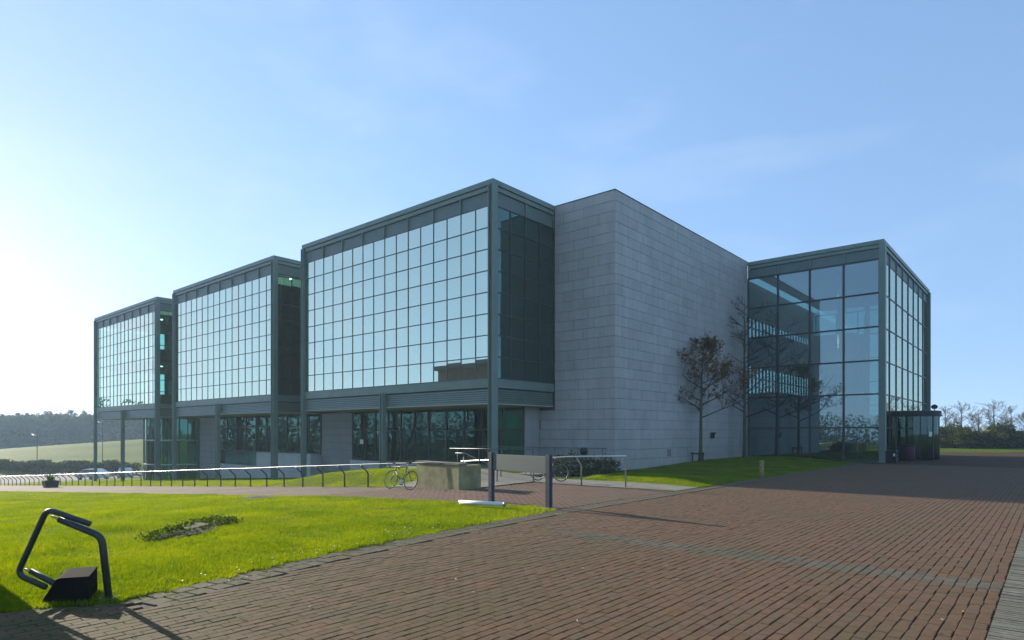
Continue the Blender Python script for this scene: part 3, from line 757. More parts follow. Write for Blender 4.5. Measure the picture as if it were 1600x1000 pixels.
rail_thing('terrace_railing', 'thin steel railing along the terrace under the glass corner', [(xa, -1.3, 1.12), (xb, -1.3, 1.16)], [(xx, -1.3, xx, -1.3, 1.14) for xx in np.linspace(xa+.5, xb-.3, 4)], .02, 'rail_grey', .018, False, 'rail_grey')
xa, xb = yline(748, .6), yline(948, .6)
rail_thing('terrace_railing', 'thin steel railing in front of the stone wall with the round lamp', [(xa, .6, 1.18), (xb, .6, 1.20)], [(xx, .6, xx, .6, 1.19) for xx in np.linspace(xa+.9, xb-.2, 6)], .02, 'rail_grey', .018, False, 'rail_grey')
xs0 = yline(726, -4.2)
rail_thing('stair_handrail', 'sloping steel handrail of the steps behind the mossy wall', [(xs0-.5, -4.2, 1.05), (xs0, -4.2, 1.05), (xs0+1.6, -4.2, .55), (xs0+2.0, -4.2, .55)], [(xs0-.05, -4.2, xs0-.05, -4.2, 1.05), (xs0+1.7, -4.2, xs0+1.7, -4.2, .55)], .02, 'rail_grey', .02, False, 'rail_grey')

# ------------------------------------------------------------------ blank sign
sg_ = thing('sign', 'blank grey sign panel between two navy posts at the lawn corner', 'sign', (9.4, -9.33, 0))
a_, b_ = Vector((8.27, -9.14, 0)), Vector((10.51, -9.53, 0)); ang = math.atan2(b_.y-a_.y, b_.x-a_.x)
for p_ in (a_, b_): place('post', 'navy', sg_, (p_.x-9.4, p_.y+9.33, .62), (.15, .11, 1.40), .008, (0, 0, ang))
place('panel', 'sign_grey', sg_, ((a_.x+b_.x)/2-9.4, (a_.y+b_.y)/2+9.33, 1.065), ((b_-a_).length-.16, .05, .42), .006, (0, 0, ang))
place('base_plate', 'steel_dull', sg_, (b_.x-9.4-.1, b_.y+9.33-.03, .02), (.4, .22, .02), 0, (0, 0, ang))
# fallen post on the grass
fpole = thing('fallen_post', 'white tubular post lying on the grass by the sign', 'post', (8.9, -10.2, .0))
fp_ = MB().tube([(-.62, -.15, .08), (.62, .15, .09)], .055, 16); fp_.build('tube', 'white_tube', fpole, True)
MB().tube([(.62, .15, .09), (.65, .157, .09)], .059, 16).build('end_cap', 'steel_dull', fpole, True)

# ------------------------------------------------------------------ bent cycle stand with dark block in the foreground
def stand(px0, Yd, label, dark=True):
    bxp, byp = at(px0, Yd); t = thing('cycle_stand', label, 'cycle stand', (bxp, byp, 0), 'cycle stands at the plaza edge', math.asin(.6504))
    sc_ = Yd/992.6
    # local x to the right of the picture plane, z up; zoomed drawing units of 0.3 px
    def q(u, v, dy=0): return ((u*.3-165)*sc_, dy, (940-(740+v*.3))*sc_)
    def bend(ps, r_=.09):
        out = [Vector(ps[0])]
        for i in range(1, len(ps)-1):
            p, a, b2 = Vector(ps[i]), Vector(ps[i-1]), Vector(ps[i+1]); d1 = (a-p).normalized(); d2 = (b2-p).normalized()
            for k in range(6):
                s_ = k/5; out.append((p+d1*r_)*(1-s_)**2+p*2*s_*(1-s_)+(p+d2*r_)*s_*s_)
        out.append(Vector(ps[-1])); return out
    rod(bend([q(468, 268), q(245, 190), q(90, 530), q(240, 598)]), .031, 'loop_tube', 'dark_tube', t, 12)
    rod(bend([q(300, 245, .03), q(520, 335, .03), q(562, 690, .03)]), .037, 'leg_tube', 'dark_tube', t, 12)
    rod([q(150, 515, .03), q(330, 612, .03)], .032, 'lower_tube', 'dark_tube', t, 12)
    rod([q(262, 228, .02), q(310, 250, .03)], .012, 'spigot', 'steel_dull', t); rod([q(122, 505, .02), q(160, 520, .03)], .012, 'spigot', 'steel_dull', t)
    s = MB(); out = [q(245, 690), q(258, 650), q(325, 548), q(345, 540), (q(495, 530)), q(497, 690)]
    n_ = len(out); vs = [(a[0], -.10, a[2]) for a in out]+[(a[0]-.25, .42, a[2]) for a in out]
    s.add(vs, [tuple(range(n_)), tuple(range(2*n_-1, n_-1, -1))]+[(i, i+n_, (i+1) % n_+n_, (i+1) % n_) for i in range(n_)])
    s.build('block', 'soot', t)
    fx = q(562, 690, .03); bp_ = place('base_plate', 'dark_tube', t, (fx[0], .03, .012), (.20, .16, .018), .004)
    for dx_, dy_ in ((-.07, -.05), (.07, -.05), (-.07, .05), (.07, .05)): MB().lathe([(0, .018), (.012, .018), (.012, 0)], 6, (dx_, dy_, .008)).build('bolt', 'steel_dull', bp_)
    return t
stand(165, 7.0, 'bent dark tube cycle stand with black block at the lawn corner')
ip = at(-92, 8.03)  # pillar added out of frame, only to shade the paving at the lawn corner
pil = thing('added_shade_pillar', 'unseen navy pillar added on the lawn to cast shade on the corner paving', 'pillar', (ip[0], ip[1], 0))
place('panel', 'navy', pil, (0, 0, 1.05), (.14, .82, 2.1), .01); place('foot', 'steel_dull', pil, (0, 0, .03), (.3, .9, .06), .006); place('cap', 'steel_dull', pil, (0, 0, 2.115), (.16, .84, .03))

# ------------------------------------------------------------------ bicycles
def bicycle(loc, rz, label, frame='black_paint', lean=R(9), tyre='tyre'):
    t = thing('bicycle', label, 'bicycle', loc, None, rz); t.rotation_euler = (lean, 0, rz)
    r_ = .335; W0, W1 = (-.5, 0, r_), (.5, 0, r_)
    for w in (W0, W1):
        ring = [(w[0]+(r_-.014)*math.cos(a), 0, w[2]+(r_-.014)*math.sin(a)) for a in np.linspace(0, 2*math.pi, 33)]
        wh = MB().tube(ring, .014, 8, False).build('wheel', tyre, t, True)
        ring = [(w[0]+(r_-.034)*math.cos(a), 0, w[2]+(r_-.034)*math.sin(a)) for a in np.linspace(0, 2*math.pi, 33)]
        MB().tube(ring, .009, 6, False).build('rim', 'steel_dull', wh, True)
        s = MB()
        for k in range(20):
            a = 2*math.pi*k/20; s.tube([(w[0], .02*(-1)**k, w[2]), (w[0]+(r_-.04)*math.cos(a), 0, w[2]+(r_-.04)*math.sin(a))], .0016, 3, False)
        s.build('spokes', 'steel_dull', wh, kind='stuff'); MB().tube([(w[0], -.05, w[2]), (w[0], .05, w[2])], .02, 8).build('hub', 'steel_dull', wh)
    BB, ST, HT, HB_ = (.06, 0, .27), (.20, 0, .80), (-.33, 0, .80), (-.36, 0, .64)
    fr = MB()
    for a, b2, q_ in ((BB, ST, .016), (HT, ST, .016), (HB_, BB, .019), (BB, W1, .011), (ST, W1, .010), (HT, HB_, .02)): fr.tube([a, b2], q_, 8)
    fr.build('frame', frame, t, True)
    MB().tube([HB_, (-.40, 0, .5), W0], [.016, .015, .011], 8).build('fork', frame, t, True)
    MB().tube([(.19, 0, .78), (.235, 0, .94)], .013, 8).build('seat_post', 'steel_dull', t, True)
    sd = MB(); sd.add([(.12, -.02, .955), (.12, .02, .955), (.33, .07, .965), (.33, -.07, .965), (.12, -.015, .925), (.12, .015, .925), (.33, .06, .93), (.33, -.06, .93)],
                     [(0, 1, 2, 3), (7, 6, 5, 4), (0, 4, 5, 1), (1, 5, 6, 2), (2, 6, 7, 3), (3, 7, 4, 0)]); sd.build('saddle', 'black_plastic', t)
    MB().tube([HT, (-.34, 0, .88), (-.42, 0, .90)], .014, 8).build('stem', 'black_plastic', t, True)
    hb = MB()
    for s_ in (-1, 1): hb.tube([(-.42, 0, .90), (-.42, .2*s_, .90), (-.50, .22*s_, .89), (-.52, .22*s_, .82), (-.46, .22*s_, .76), (-.38, .22*s_, .76)], .014, 7)
    hb.build('handlebar', 'black_plastic', t, True)
    MB().tube([(.06, -.03, .27), (.06, -.036, .27)], .09, 20).build('chainring', 'steel_dull', t)
    MB().tube([(.06, -.06, .27), (.17, -.06, .16)], .011, 6).tube([(.06, .06, .27), (-.05, .06, .38)], .011, 6).build('cranks', 'steel_dull', t)
    for p_ in ((.17, -.1, .16), (-.05, .1, .38)): bxp = place('pedal', 'black_plastic', t, p_, (.09, .08, .025))
    rod([(.5, -.01, .68), (.34, -.01, .66), (.66, -.01, .62)], .004, 'guard_stay', 'steel_dull', t)
    return t
bicycle((2.55, -7.62, float(g(2.5, -7.5))+.01), R(3), 'black road bicycle leaning against the handrail beside the mossy wall', lean=R(-14))
bicycle((5.35, -2.75, .03), R(8), 'bicycle with black frame parked behind the blank sign, half hidden by shrubs', lean=R(-6))

# ------------------------------------------------------------------ bins, bollard, planter
def bin_(loc, label, mat, w, h, lab):
    t = thing('litter_bin', label, 'bin', loc)
    s = MB(); s.lathe([(0, 0), (w*.46, 0), (w*.5, .04), (w*.5, h*.86), (w*.47, h*.9)], 20); s.build('drum', mat, t, True)
    MB().lathe([(w*.52, h*.86), (w*.53, h*.93), (w*.4, h), (0, h*1.01)], 20).build('lid', 'black_plastic', t, True)
    if lab: place('sticker', 'paper', t, (w*.5+.004, .0, h*.72), (.01, .12, .2))
    return t
bt_ = thing('litter_bin', 'square black litter bin beside the hall corner column', 'bin', (12.25, 22.4, .012))
place('body', 'black_plastic', bt_, (0, 0, .36), (.62, .62, .72), .03); place('lid', 'black_paint', bt_, (0, 0, .745), (.66, .66, .05), .015); place('sticker', 'paper', bt_, (.2, -.318, .5), (.1, .01, .16))
b2_ = at(1421, 41.2)
bin_((b2_[0], b2_[1], .012), 'tall maroon round litter bin by the revolving entrance', 'maroon', .62, 1.1, False)
b3_ = at(1411, 41.6)
bin_((b3_[0], b3_[1], .012), 'black round litter bin next to the maroon one', 'black_plastic', .5, 1.0, False)
bo = at(1190, 26.3)
bol = thing('bollard', 'short weathered wooden bollard at the edge of the grass', 'bollard', (bo[0], bo[1], float(g(*bo))))
MB().tube([(0, 0, -.05), (.01, 0, .62)], .085, 10).build('shaft', 'wood_post', bol, True); MB().lathe([(.10, .6), (.10, .68), (.05, .72), (0, .725)], 10, (.01, 0, 0)).build('cap', 'wood_post', bol, True)
pl_ = at(79, 45.5)
plz = float(g(*pl_)); pot = thing('planter', 'square dark planter with spiky plant on the path', 'planter', (pl_[0], pl_[1], plz))
s = MB(); s.add([(-.36, -.36, 0), (.36, -.36, 0), (.36, .36, 0), (-.36, .36, 0), (-.44, -.44, .52), (.44, -.44, .52), (.44, .44, .52), (-.44, .44, .52), (-.38, -.38, .52), (.38, -.38, .52), (.38, .38, .52), (-.38, .38, .52), (-.38, -.38, .44), (.38, -.38, .44), (.38, .38, .44), (-.38, .38, .44)],
    [(0, 1, 5, 4), (1, 2, 6, 5), (2, 3, 7, 6), (3, 0, 4, 7), (4, 5, 9, 8), (5, 6, 10, 9), (6, 7, 11, 10), (7, 4, 8, 11), (8, 9, 13, 12), (9, 10, 14, 13), (10, 11, 15, 14), (11, 8, 12, 15), (12, 13, 14, 15)])
s.build('pot', 'black_paint', pot)
s = MB()
for k in range(46):
    a = random.uniform(0, 6.28); le = random.uniform(.45, .8); sp_ = random.uniform(.1, .75); w = .022
    p0 = Vector((.1*math.cos(a), .1*math.sin(a), .42)); d_ = Vector((math.cos(a)*sp_, math.sin(a)*sp_, 1)).normalized(); sd_ = Vector((-math.sin(a), math.cos(a), 0))*w
    p1 = p0+d_*le*.6; p2_ = p0+d_*le+Vector((math.cos(a), math.sin(a), -.6))*le*.18*sp_
    s.add([tuple(p0-sd_), tuple(p0+sd_), tuple(p1+sd_), tuple(p1-sd_), tuple(p2_)], [(0, 1, 2, 3), (3, 2, 4)])
s.build('leaves', 'weed', pot)

# ------------------------------------------------------------------ trees
def branch_tree(h, trunk_h, r0, spread, depth, seed, nb=(3, 5), up=.55, leader=True, minr=.004):
    rg = random.Random(seed); segs = []; tips = []
    trunk = [Vector((0, 0, -.1))]; rad = [r0*1.15]
    k_ = 9; lean = Vector((rg.uniform(-.02, .02), rg.uniform(-.02, .02), 0))
    for i in range(1, k_+1):
        z = h*.93*i/k_; trunk.append(Vector((lean.x*z+rg.uniform(-.03, .03), lean.y*z+rg.uniform(-.03, .03), z))); rad.append(max(minr, r0*(1-i/k_)**.8+minr))
    def grow(p, d, le, r_, lv):
        pts = [p]; q = p; dd = d.copy(); n_ = 4 if lv < 3 else 3
        for i in range(n_):
            dd = (dd+Vector((rg.uniform(-.22, .22), rg.uniform(-.22, .22), rg.uniform(-.08, .22)*up))).normalized(); q = q+dd*le/n_; pts.append(q)
        segs.append((pts, [max(minr, r_*(1-.75*i/n_)) for i in range(n_+1)], lv))
        if lv >= depth: tips.append((pts[-1], dd)); tips.append((pts[-2], dd)); return
        for _ in range(rg.randint(*nb)):
            i = rg.randint(1, n_); a = rg.uniform(0, 6.28); o = Vector((math.cos(a), math.sin(a), rg.uniform(-.1, .8)*up))
            nd = (dd*.75+o*.7).normalized(); grow(pts[i], nd, le*rg.uniform(.45, .7), r_*.5, lv+1)
    nl = max(6, int(h*2.4))
    for i in range(nl):
        f = i/nl; z = trunk_h+(h*.92-trunk_h)*f; a = i*2.4+rg.uniform(-.5, .5)
        k2 = z/(h*.93)*k_; b0 = trunk[min(k_, int(k2))]; b1 = trunk[min(k_, int(k2)+1)]; p = b0.lerp(b1, k2-int(k2))
        le = spread*(1-f)**.7*rg.uniform(.75, 1.1)+.25*spread*.4; d = Vector((math.cos(a), math.sin(a), .35+up*f)).normalized()
        grow(p, d, le, r0*.38*(1-.6*f), 1)
    return trunk, rad, segs, tips
def make_tree(name, label, cat, loc, h, trunk_h, r0, spread, depth, seed, bark, leaf=None, nleaf=0, lsize=.07, group=None, nb=(3, 5), up=.55, minr=.004, sides=5, lfrac=1.0, twig=None):
    t = thing(name, label, cat, loc, group); trunk, rad, segs, tips = branch_tree(h, trunk_h, r0, spread, depth, seed, nb, up, minr=minr)
    MB().tube(trunk, rad, 8).build('trunk', bark, t, True)
    s = MB()
    for pts, rr_, lv in segs: s.tube(pts, rr_, sides if lv < 2 else 3, False)
    cr = s.build('crown', twig or bark, t, kind='stuff')
    if leaf:
        v = []; f = []
        rg = random.Random(seed+1)
        zs = sorted(tp[0].z for tp in tips); zc = zs[int(len(zs)*lfrac)-1]
        for k in range(nleaf):
            p, d = tips[rg.randrange(len(tips))]
            if p.z > zc and rg.random() < .93: continue
            c = p+Vector((rg.gauss(0, .07), rg.gauss(0, .07), rg.gauss(0, .06)))
            n_ = Vector((rg.gauss(0, 1), rg.gauss(0, 1), rg.gauss(0, 1))).normalized(); u = n_.orthogonal().normalized(); w = n_.cross(u); z_ = lsize*rg.uniform(.6, 1.3); b0 = len(v)
            v += [tuple(c-u*z_), tuple(c-w*z_*.55), tuple(c+u*z_), tuple(c+w*z_*.55)]; f.append((b0, b0+1, b0+2, b0+3))
        obj('leaves', fast_mesh('leaves', np.array(v), np.array(f), leaf), t, kind='stuff')
    return t
t1 = at(1094, 36.6); t2 = at(1163, 41.0)
make_tree('small_tree', 'young tree with withered reddish-brown leaves in front of the stone wall', 'tree', (t1[0], t1[1], float(g(*t1))), 7.5, 2.5, .115, 2.35, 3, 23, 'bark_green', 'brown_leaf', 8000, .058, None, (4, 6), .45, .0045, 6, .88, 'bark')
make_tree('bare_tree', 'slender leafless tree at the corner of stone wall and glass hall', 'tree', (t2[0], t2[1], float(g(*t2))), 11.0, 2.6, .12, 2.5, 3, 34, 'bark_green', None, 0, .07, None, (3, 5), .35, .0095, 6, 1, 'bark')
stk = thing('tree_stake', 'low wooden tree stake with crossbar at the foot of the brown-leaved tree', 'stake', (t1[0]-.1, t1[1]-.1, float(g(*t1))))
for dx_ in (-.42, .42): place('post', 'stake', stk, (dx_*.76, dx_*-.0+.0, .22), (.07, .07, .6), .006)
place('crossbar', 'stake', stk, (0, -.05, .44), (.82, .05, .09), .006)
def cloud(n_, ctr, radii, size, seed, mat, up=False):
    r_ = np.random.default_rng(seed); d = r_.normal(size=(n_, 3)); d /= np.linalg.norm(d, axis=1)[:, None]
    rad = r_.uniform(.35, 1, n_)**.5; lump = 1+.28*np.sin(d[:, 0]*5+seed)*np.sin(d[:, 1]*6+seed*2)+.2*np.sin(d[:, 2]*9+seed)
    c = np.array(ctr)+d*np.array(radii)*(rad*lump)[:, None]
    u = r_.normal(size=(n_, 3)); u /= np.linalg.norm(u, axis=1)[:, None]; w = np.cross(u, r_.normal(size=(n_, 3))); w /= np.linalg.norm(w, axis=1)[:, None]
    s = (size*r_.uniform(.6, 1.4, n_))[:, None]
    v = np.stack([c-u*s, c-w*s*.5, c+u*s, c+w*s*.5], 1).reshape(-1, 3)
    return v
def quads(v): return np.arange(len(v)).reshape(-1, 4)
# shrubs at the foot of the stone corner
for k, (px, Y, hh, w, lab) in enumerate(((868, 26.6, .75, .55, 'low shrub with pale-edged leaves behind the parked bicycle'), (895, 26.4, 1.0, .7, 'leafy shrub with glossy leaves under the round wall lamp'), (922, 27.4, .8, .8, 'broad dark shrub between handrail posts at the stone corner'), (948, 28.4, .75, .6, 'dark shrub hugging the corner of the stone block'))):
    p = at(px, Y); t = thing('shrub', lab, 'shrub', (p[0], p[1], float(g(*p))), 'shrubs at the stone corner')
    v = cloud(900, (0, 0, hh*.5), (w, w*.9, hh*.55), .055, 40+k, 'shrub_leaf'); v[:, 2] = np.maximum(v[:, 2], .01)
    obj('foliage', fast_mesh('foliage', v, quads(v), 'shrub_leaf'), t, kind='stuff')
    s = MB()
    for i in range(9):
        a = i*.7; s.tube([(0, 0, 0), (.25*w*math.cos(a), .25*w*math.sin(a), hh*.4), (.6*w*math.cos(a), .6*w*math.sin(a), hh*.85)], .008, 4, False)
    s.build('stems', 'bark', t)
bx('planting_bed', 'soil', None, 3.7, 6.2, -1.5, 4.2, -.4, -.02)['kind'] = 'structure'
# bare trees and hedge across the forecourt
far_specs = [(p_, y_, h_*.76) for (p_, y_, h_) in [(1478, 84, 6.6), (1502, 88, 7.6), (1528, 82, 6.9), (1553, 86, 8.0), (1580, 90, 7.2), (1604, 84, 6.8), (1632, 78, 8.4), (1668, 74, 9.0), (1712, 70, 8.6), (1765, 66, 9.2)]]
far_lab = ['low bare tree right behind the round entrance lobby', 'leafless tree second from the round lobby behind the hedge', 'leafless tree third from the round lobby behind the hedge', 'tallest leafless tree above the yellow-green bush', 'leafless tree just past the yellow-green bush', 'leafless tree well past the yellow-green bush']
for k, (px, Y, h) in enumerate(far_specs):
    p = at(px, Y)
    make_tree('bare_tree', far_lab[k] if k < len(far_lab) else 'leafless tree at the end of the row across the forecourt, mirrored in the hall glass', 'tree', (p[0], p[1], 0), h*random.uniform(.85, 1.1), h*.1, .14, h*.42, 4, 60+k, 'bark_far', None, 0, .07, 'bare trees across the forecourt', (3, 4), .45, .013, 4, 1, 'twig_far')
for k in range(8):
    px = 1470+k*19; p = at(px, 73+3*math.sin(k*2)); hh = 2.3+.5*math.sin(k*1.7)
    yel = k == 4
    t = thing('hedge_bush', 'small yellow-green bush standing out in the dark hedge' if yel else 'dark green bush of the hedge across the forecourt', 'bush', (p[0], p[1], 0), None if yel else 'hedge across the forecourt')
    if yel: hh = 1.9
    v = cloud(2600, (0, 0, hh*.5), (1.6, 1.6, hh*.58), .14, 90+k, ''); v[:, 2] = np.maximum(v[:, 2], .0)
    obj('foliage', fast_mesh('foliage', v, quads(v), 'yellow_leaf' if yel else 'hedge_leaf'), t, kind='stuff')
    rod([(0, 0, 0), (.1, 0, hh*.6)], .06, 'stem', 'bark', t)
# verge beyond the forecourt
vg = MB(); pa, pb, pc, pd = at(1440, 58.5), at(1760, 58.5), at(1760, 72), at(1440, 72)
vg.add([(*pa, .02), (*pb, .02), (*pc, .10), (*pd, .10)], [(0, 1, 2, 3)]); vg.build('verge', 'ground_grass')['kind'] = 'structure'
# far wood on the left, going on round behind the viewpoint where the windows mirror it
def wood(name, label, spots, seed, nq):
    vs = []; r_ = np.random.default_rng(seed)
    for (x, y, h) in spots:
        n_ = nq; f = r_.uniform(0, 1, n_)**.8; a = r_.uniform(0, 6.283, n_); rad = (1-f)**(.45 if name == 'distant_wood' else .3)*h*(.24 if name == 'distant_wood' else .34)*(1+.35*np.sin(a*3+x))*r_.uniform(.4, 1, n_)
        z0 = float(g(x, y))
        c = np.stack([x+rad*np.cos(a), y+rad*np.sin(a), z0+.2+f*h*1.0], 1)
        u = r_.normal(size=(n_, 3)); u /= np.linalg.norm(u, axis=1)[:, None]; w = np.cross(u, r_.normal(size=(n_, 3))); w /= np.linalg.norm(w, axis=1)[:, None]
        s = (h*.055*r_.uniform(.5, 1.3, n_)*(1.15-f*.7))[:, None]
        vs.append(np.stack([c-u*s, c-w*s*.7, c+u*s, c+w*s*.7], 1).reshape(-1, 3))
    v = np.concatenate(vs); o = obj(name, fast_mesh(name, v, quads(v), 'wood_leaf'), kind='stuff'); o['label'] = label; o['category'] = 'wood'
spots = []
for row in range(4):
    for px in np.arange(-130, 330, 7.5):
        Y = 205+row*12+random.uniform(-5, 5); p = at(px+random.uniform(-3, 3), Y); spots.append((p[0], p[1], random.uniform(8.6, 10.2)+random.choice((0, 0, 0, .8))-float(g(*p))*.55-.6))
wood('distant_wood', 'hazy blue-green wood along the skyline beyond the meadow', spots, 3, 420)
spots = []
for a in np.arange(177, 262, .9):
    d = 135+random.uniform(-10, 10); x_, y_ = CX+d*math.cos(R(a)), CY+d*math.sin(R(a)); spots.append((x_, y_, random.uniform(6.0, 8.6)-float(g(x_, y_))))
spots += [(-37, -58, 19.0), (-34.5, -60, 17.0)]
wood('mirrored_wood', 'tree belt mirrored in the ground floor windows', spots, 9, 240)
# low building mirrored in the corner panes
mb_ = thing('brick_building', 'flat-roofed brick building mirrored in the lowest corner panes', 'building', (-31, -46, -1.6))
bx('wall', 'brick_red', mb_, -15, 12, -7, 7, -1, 12.3); bx('roof', 'roofing', mb_, -15.4, 12.4, -7.4, 7.4, 12.3, 12.9)
for i in range(6):
    for j in range(3): place('window', 'glass_ground', mb_, (-7+i*3.4, 7.02, 2+j*3.3), (2.0, .05, 1.7))

# ------------------------------------------------------------------ cars and lamps on the left
def car(loc, rz, label, paint):
    t = thing('parked_car', label, 'car', loc, None, rz)
    prof = [(-2.1, .35), (-2.12, .75), (-1.95, .92), (-1.35, 1.0), (-.75, 1.42), (.75, 1.46), (1.55, 1.05), (2.05, .95), (2.12, .6), (2.08, .3)]
    s = MB(); n_ = len(prof); vs = []
    for y_, k in ((-.85, 0), (.85, 0)):
        vs += [(x_, y_*(.82 if z_ > 1.1 else 1), z_) for x_, z_ in prof]
    s.add(vs, [tuple(range(n_)), tuple(range(2*n_-1, n_-1, -1))]+[(i, i+n_, (i+1) % n_+n_, (i+1) % n_) for i in range(n_)]); s.build('body', paint, t)
    for y_ in (-1, 1):
        s = MB(); pr = [(-1.2, 1.03), (-.72, 1.36), (.7, 1.39), (1.3, 1.08)]; s.add([(x_, y_*(.87 if z_ < 1.1 else .72), z_) for x_, z_ in pr], [(0, 1, 2, 3)]); s.build('side_window', 'black_paint', t)
    s = MB(); s.add([(-1.34, -.78, 1.02), (-1.34, .78, 1.02), (-.78, .66, 1.42), (-.78, -.66, 1.42)], [(0, 1, 2, 3)]); s.build('windscreen', 'black_paint', t)
    for x_ in (-1.35, 1.3):
        for y_ in (-.78, .78):
            w = MB().tube([(x_, y_-.1, .32), (x_, y_+.1, .32)], .32, 16).build('wheel', 'tyre', t, True); MB().tube([(x_, y_-.105, .32), (x_, y_+.105, .32)], .19, 12).build('rim', 'steel_dull', w)
    for y_ in (-.6, .6): place('headlight', 'white_paint', t, (-2.1, y_, .74), (.08, .3, .13))
    return t
c1, c2 = at(146, 84), at(196, 86)
car((c1[0], c1[1], -4.37), R(25), 'white car parked furthest down the slope beyond the third glass box', 'car_white')
car((c2[0], c2[1], -4.37), R(-20), 'silver car parked beside the white one, half behind a column', 'car_silver')
t = thing('hedge', 'long dark clipped hedge along the car park below the meadow', 'hedge', (*at(90, 97), -4.4))
v0 = np.array([*at(-60, 99)]); v1 = np.array([*at(215, 95)]); N_ = 9000; r_ = np.random.default_rng(77); u_ = r_.uniform(0, 1, N_)
c_ = v0[None]+(v1-v0)[None]*u_[:, None]; zt = 1.75+.25*np.sin(u_*31)+.15*np.sin(u_*83)
c3 = np.stack([c_[:, 0]+r_.normal(0, .5, N_), c_[:, 1]+r_.normal(0, .5, N_), -4.4+zt*r_.uniform(0, 1, N_)**.6], 1)
a_u = r_.normal(size=(N_, 3)); a_u /= np.linalg.norm(a_u, axis=1)[:, None]; a_w = np.cross(a_u, r_.normal(size=(N_, 3))); a_w /= np.linalg.norm(a_w, axis=1)[:, None]
v = np.stack([c3-a_u*.22, c3-a_w*.13, c3+a_u*.22, c3+a_w*.13], 1).reshape(-1, 3)-np.array([*t.location])[None]
obj('foliage', fast_mesh('foliage', v, quads(v), 'hedge_leaf'), t, kind='stuff')
for k in range(5):
    q_ = v0+(v1-v0)*(k+.5)/5; rod([(q_[0]-t.location.x, q_[1]-t.location.y, 0), (q_[0]-t.location.x, q_[1]-t.location.y, 1.2)], .05, 'stem', 'bark', t)
def lamp(px, Y, h, label):
    p = at(px, Y); z = float(g(*p)); t = thing('street_lamp', label, 'street lamp', (p[0], p[1], z))
    MB().tube([(0, 0, 0), (0, 0, 1), (0, 0, h)], [.09, .06, .045], 8).build('pole', 'frame_dark', t, True)
    MB().tube([(0, 0, h), (-.25, -.2, h+.12)], .03, 6).build('arm', 'frame_dark', t); MB().tube([(-.1, -.08, h+.06), (-.6, -.45, h+.12)], [.06, .11], 8).build('head', 'white_paint', t, True)
lamp(58, 92, 5.9, 'dark street lamp standing alone in front of the meadow')
lamp(160, 108, 7.2, 'slim street lamp seen between the columns of the third glass box')

# ------------------------------------------------------------------ turf
dirt = thing('dug_patch', 'rusty plate and dug earth with weeds in the lawn', 'dug patch', (7.4, -16.5, 0))
s = MB(); ring = []
for k in range(26):
    a = 2*math.pi*k/26; rr_ = 1+.22*math.sin(3*a+1)+.12*math.sin(7*a); pa_, pb_ = 1.25*rr_*math.cos(a), .30*rr_*math.sin(a); ring.append((-.61*pa_-.79*pb_, .79*pa_-.61*pb_, .018+.012*math.sin(5*a)))
s.add(ring+[(0, 0, .05)], [(k, (k+1) % 26, 26) for k in range(26)]); s.build('earth', 'soil', dirt)
place('plate', 'rusty_plate', dirt, (-.10, .03, .05), (.62, .26, .03), .006, (R(5), R(-2), R(128)))
v = np.concatenate([cloud(420, (.1, .32, .06), (1.35, .14, .07), .035, 5, ''), cloud(260, (.9, .0, .05), (.5, .35, .06), .035, 6, ''), cloud(160, (-1.0, .1, .05), (.4, .2, .06), .03, 7, ''), cloud(240, (.0, -.1, .04), (1.1, .12, .05), .03, 8, '')]); 
th = R(128); x_, y_ = v[:, 0].copy(), v[:, 1].copy(); v[:, 0] = x_*math.cos(th)-y_*math.sin(th); v[:, 1] = x_*math.sin(th)+y_*math.cos(th); v[:, 2] = np.maximum(v[:, 2], .01)
obj('weeds', fast_mesh('weeds', v, quads(v), 'weed'), dirt, kind='stuff')
d2 = thing('dug_patch', 'small bare earth patch in the lawn close to the path', 'dug patch', (.6, -11.75, float(g(.6, -11.75))))
s = MB(); s.add([(.55*math.cos(a)*(1+.3*math.sin(3*a)), .5*math.sin(a), .02) for a in np.linspace(0, 6.28, 17)[:-1]]+[(0, 0, .06)], [(k, (k+1) % 16, 16) for k in range(16)]); s.build('earth', 'soil', d2)

def turf(name, label, sampler, n_, d0, seed, hgt=.042):
    r_ = np.random.default_rng(seed); x, y = sampler(r_, n_)
    dist = np.hypot(x-CX, y-CY); keep = r_.uniform(size=len(x)) < np.clip((d0/dist)**1.35, 0, 1)
    x, y, dist = x[keep], y[keep], dist[keep]; z = g(x, y)-.006
    s = np.clip((dist/d0), 1, 6)**.55; a = r_.uniform(0, 6.283, len(x)); w = .0062*s; clump = .55+.9*np.clip(np.sin(x*1.9+np.sin(y*1.3))*np.sin(y*2.3+np.cos(x*.9))*.5+.5, 0, 1)
    h = hgt*r_.uniform(.5, 1.35, len(x))*s**.6*clump; la = r_.uniform(0, 6.283, len(x)); le = h*r_.uniform(.1, .9, len(x))
    p0 = np.stack([x-w*np.cos(a), y-w*np.sin(a), z], 1); p1 = np.stack([x+w*np.cos(a), y+w*np.sin(a), z], 1); p2 = np.stack([x+le*np.cos(la), y+le*np.sin(la), z+h], 1)
    v = np.stack([p0, p1, p2], 1).reshape(-1, 3)
    o = obj(name, fast_mesh(name, v, np.arange(len(v)).reshape(-1, 3), 'blades'), kind='stuff'); o['label'] = label; o['category'] = 'grass'
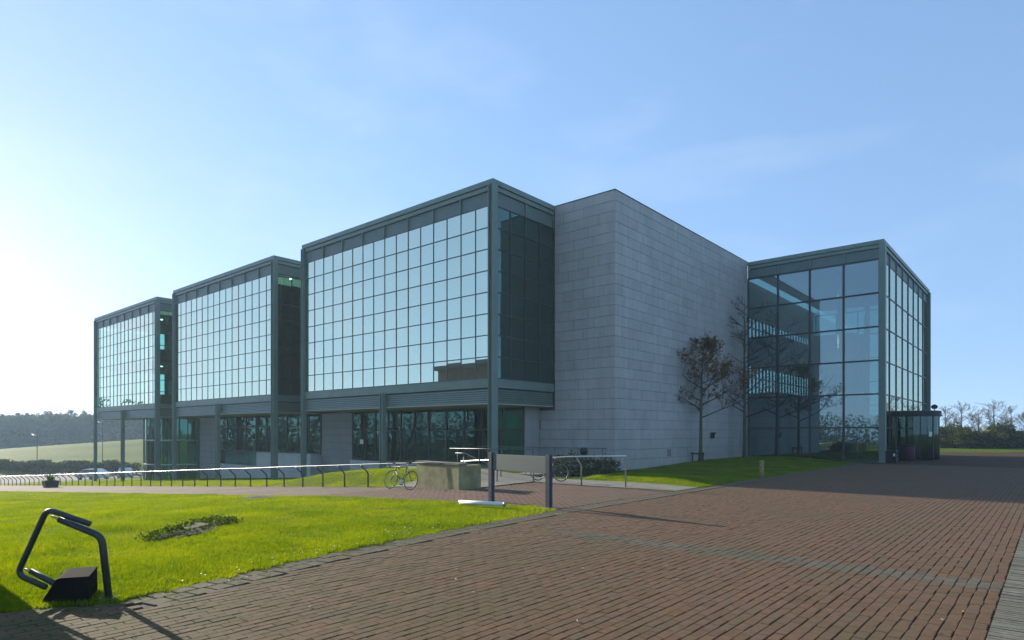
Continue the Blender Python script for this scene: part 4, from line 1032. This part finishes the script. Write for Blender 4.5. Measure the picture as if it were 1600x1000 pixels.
def s_lawn(r_, n_):
    # polar sampling about the viewpoint keeps the blades where they show
    d = 5.5*np.exp(r_.uniform(0, math.log(60/5.5), n_)); px = r_.uniform(-60, 900, n_); X = (px-800)/992.6; k = d/np.hypot(X, 1)
    x = CX+(X*.7596-.6504)*k; y = CY+(X*.6504+.7596)*k
    ok = (x < xe(y)+.03+.05*np.sin(y*9)+.04*np.sin(y*23)) & (y < lawn_far(x)-.02+.03*np.sin(x*11)) & (y > -30)
    hole = ((-(x-7.4)*.61+(y+16.5)*.79)/1.15)**2+(((x-7.4)*.79+(y+16.5)*.61)/.28)**2 > 1+.5*np.sin(x*9)*np.sin(y*8)
    ok &= hole
    return x[ok], y[ok]
turf('lawn_grass', 'short sunlit grass of the front lawn', s_lawn, 900000, 60, 1, .05)
def s_bank(r_, n_):
    x = r_.uniform(-60, 1.5, n_)*1.0; x = .8-60.8*r_.uniform(0, 1, n_)**1.6; y = r_.uniform(-6.6, 2.5, n_); ok = (y < -1.7) | (x < -6.1); return x[ok], y[ok]
turf('bank_grass', 'grass bank between the handrail and the glass boxes', s_bank, 300000, 60, 2, .045)
def s_st(r_, n_):
    x = r_.uniform(3.75, 10.7, n_); y = r_.uniform(-1.5, 22, n_); ok = (x > 6.2) | (y > 4.2); return x[ok], y[ok]
turf('wall_grass', 'grass strip along the foot of the stone wall', s_st, 90000, 60, 4, .03)
def s_st2(r_, n_):
    x = r_.uniform(6.0, 10.75, n_); y = r_.uniform(-1.52, 1.6, n_); return x, y
turf('strip_grass', 'bright grass strip beside the walkway', s_st2, 70000, 60, 8, .05)
# daisies and litter-like specks on the lawn edge
s = MB()
for k in range(34):
    y = random.uniform(-18.6, -12.5); x = float(xe(y))-abs(random.gauss(.1, .35))-.03; z = .045; r0_ = .009
    s.add([(x+r0_*math.cos(a), y+r0_*math.sin(a), z+.004*math.sin(a)) for a in np.linspace(0, 6.28, 7)[:-1]], [tuple(range(6))])
dz_ = s.build('daisies', 'white_paint', kind='stuff'); dz_['label'] = 'tiny white daisies along the lawn edge'; dz_['category'] = 'flowers'

s = MB()
for k in range(150):
    if k < 90: y = random.uniform(-21, -8); x = float(xe(y))+abs(random.gauss(0, .5))+.02
    else: x = random.uniform(12, 19.2); y = random.uniform(-20, -6)
    a = random.uniform(0, 6.28); L = random.uniform(.015, .05); w = random.uniform(.006, .016); z = .012
    c_, s_ = math.cos(a), math.sin(a)
    s.add([(x-L*c_, y-L*s_, z), (x+w*s_, y-w*c_, z+.006), (x+L*c_, y+L*s_, z+.004), (x-w*s_, y+w*c_, z+.010)], [(0, 1, 2, 3)])
simple('dry_leaf', (.30, .22, .10), .8, 0, .4, 30)
ll = s.build('leaf_litter', 'dry_leaf', kind='stuff'); ll['label'] = 'scattered dry leaves and straw on the paving'; ll['category'] = 'leaves'

# ------------------------------------------------------------------ haze
HAZE = .0008
if HAZE:
    m, n, l, b = new_mat('haze'); n.remove(b); pv = n.new('ShaderNodeVolumePrincipled')
    pv.inputs['Color'].default_value = (.62, .84, 1.0, 1); pv.inputs['Density'].default_value = HAZE; pv.inputs['Anisotropy'].default_value = .15
    l.new(pv.outputs[0], n['Material Output'].inputs['Volume'])
    bx('haze', 'haze', None, -890, 690, -590, 890, -12, 22)['kind'] = 'stuff'
